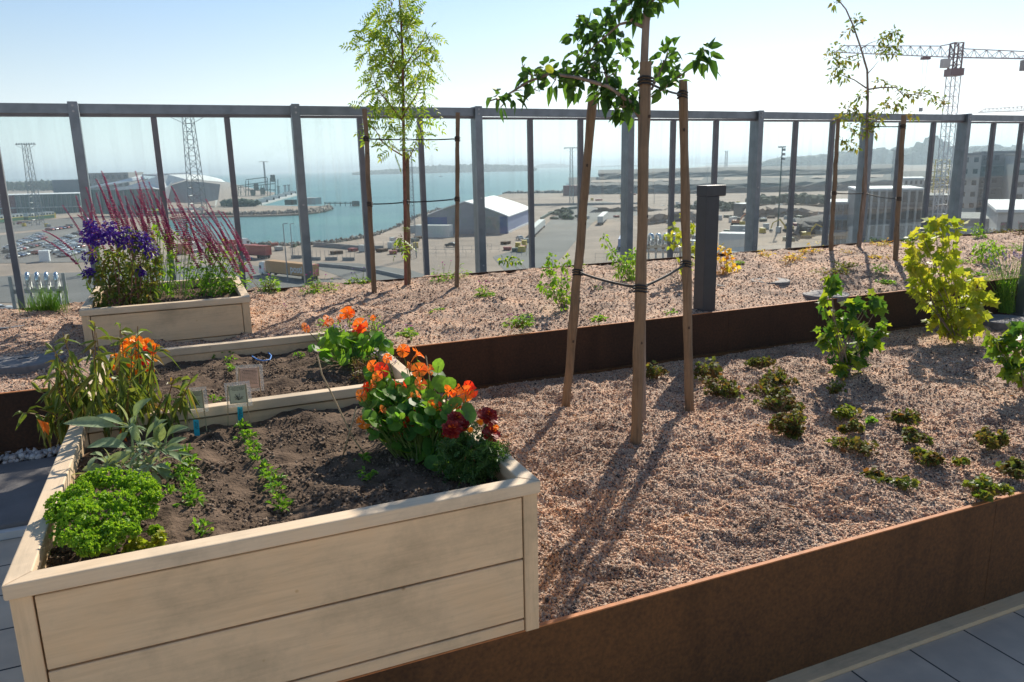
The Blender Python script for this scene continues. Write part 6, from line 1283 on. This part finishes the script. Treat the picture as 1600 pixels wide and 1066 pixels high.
# barriers and site fences
for i,(xa,xb,y) in enumerate([(482,501,407),(508,527,407),(535,554,407.5),(455,472,404)]):
    a=G(xa,y); b_=G(xb,y); t=T('concrete_barrier','one of the grey concrete barriers in a row behind the orange-brown truck','barrier',a,'concrete barriers behind the truck'); X=(b_-a).normalized(); W=(b_-a).length; MB().obox(a,X*W,f0*.6,z0*1.0).build('block',M['conc'],t)
    m=MB(); 
    for k in range(4): m.tube([a+X*W*k/3+z0*1.0+f0*.3,a+X*W*k/3+z0*3.2+f0*.3],.06,4)
    m.build('fence_mesh',M['lat'],t)
for lb,pts in (('low concrete wall curving along the shore behind the truck',[(490,385),(530,388),(560,391),(598,391)]),('dark noise wall beside the hall road',[(846,344),(860,336),(880,329),(905,326)]),('long low wall across the yard left of the leaning stake',[(835,322),(890,321),(960,321),(1000,320)]),('bank of dark kerb stones beside the road below the truck',[(494,416),(540,420),(590,427),(630,436)]),('long site hoarding across the building site',[(1160,322),(1240,325),(1330,322)])):
    P=[G(x,y) for x,y in pts]; t=T('low_wall',lb,'wall',P[0]); b=MB()
    for p,q in zip(P[:-1],P[1:]): X=(q-p).normalized(); n_=V((-X.y,X.x,0)); b.obox(p-X*.2,X*((q-p).length+.4),n_*.6,z0*(1.5 if 'kerb' not in lb else .9))
    b.build('wall_blocks',M['conc'] if 'shore' in lb or 'kerb' in lb else M['dgreen'] if 'noise' in lb else M['rust'] if 'hoarding' in lb else M['conc'],t)
for i,(xa,xb,y) in enumerate([(640,780,395),(620,760,401),(800,830,400),(930,1000,408),(520,640,386),(745,768,391)]):
    a=G(xa,y); b_=G(xb,y); t=T('mesh_fence',['thin wire fence across the yard below the hall','second wire fence below the hall, nearer','short gate fence at the hall road','wire fence left of the vent pipes beyond the glass','wire fence along the shore above the barriers','short fence panel left of the thick fence post'][i],'fence',a); n=max(4,int((b_-a).length/3)); m=MB()
    for k in range(n+1): p=a.lerp(b_,k/n); m.tube([p,p+z0*2.2],.045,4)
    m.tube([a+z0*2.2,b_+z0*2.2],.03,4); m.tube([a+z0*1.1,b_+z0*1.1],.03,4); m.build('posts_and_wires',M['lat'],t)
for lb,x,y in (('motor boat with a white wake off the wooded island',688,276.5),):
    p=G(x,y,WZ); t=T('motor_boat',lb,'boat',p); b=MB(); b.add([p+r0*u+f0*v+z0*w_ for u,v,w_ in ((-7,-2,.0),(5,-2,0),(9,0,.4),(5,2,0),(-7,2,0),(-7,-2.4,2),(5,-2.6,2.3),(10,0,2.8),(5,2.6,2.3),(-7,2.4,2))],[(4,3,2,1,0),(5,6,7,8,9),(0,1,6,5),(1,2,7,6),(2,3,8,7),(3,4,9,8),(4,0,5,9)]); b.build('hull',M['white'],t); MB().obox(p-r0*2-f0*1.4+z0*2.2,r0*4.5,f0*2.8,z0*2).build('cabin',M['offwhite'],t)
# ---- air: even haze round everything below the sky
hm=bpy.data.materials.new('haze'); hm.use_nodes=True; n=hm.node_tree; n.nodes.remove(n.nodes['Principled BSDF']); pv=n.nodes.new('ShaderNodeVolumePrincipled'); pv.inputs['Color'].default_value=(.80,.90,1,1); pv.inputs['Density'].default_value=.00019; pv.inputs['Anisotropy'].default_value=.3
n.links.new(pv.outputs[0],n.nodes['Material Output'].inputs['Volume'])
h=MB().box((-24500,-24500,-31),(24500,24500,62)).build('haze',hm); h['kind']='stuff'; h['label']='pale sea haze over the harbour and bay'; h['category']='haze'
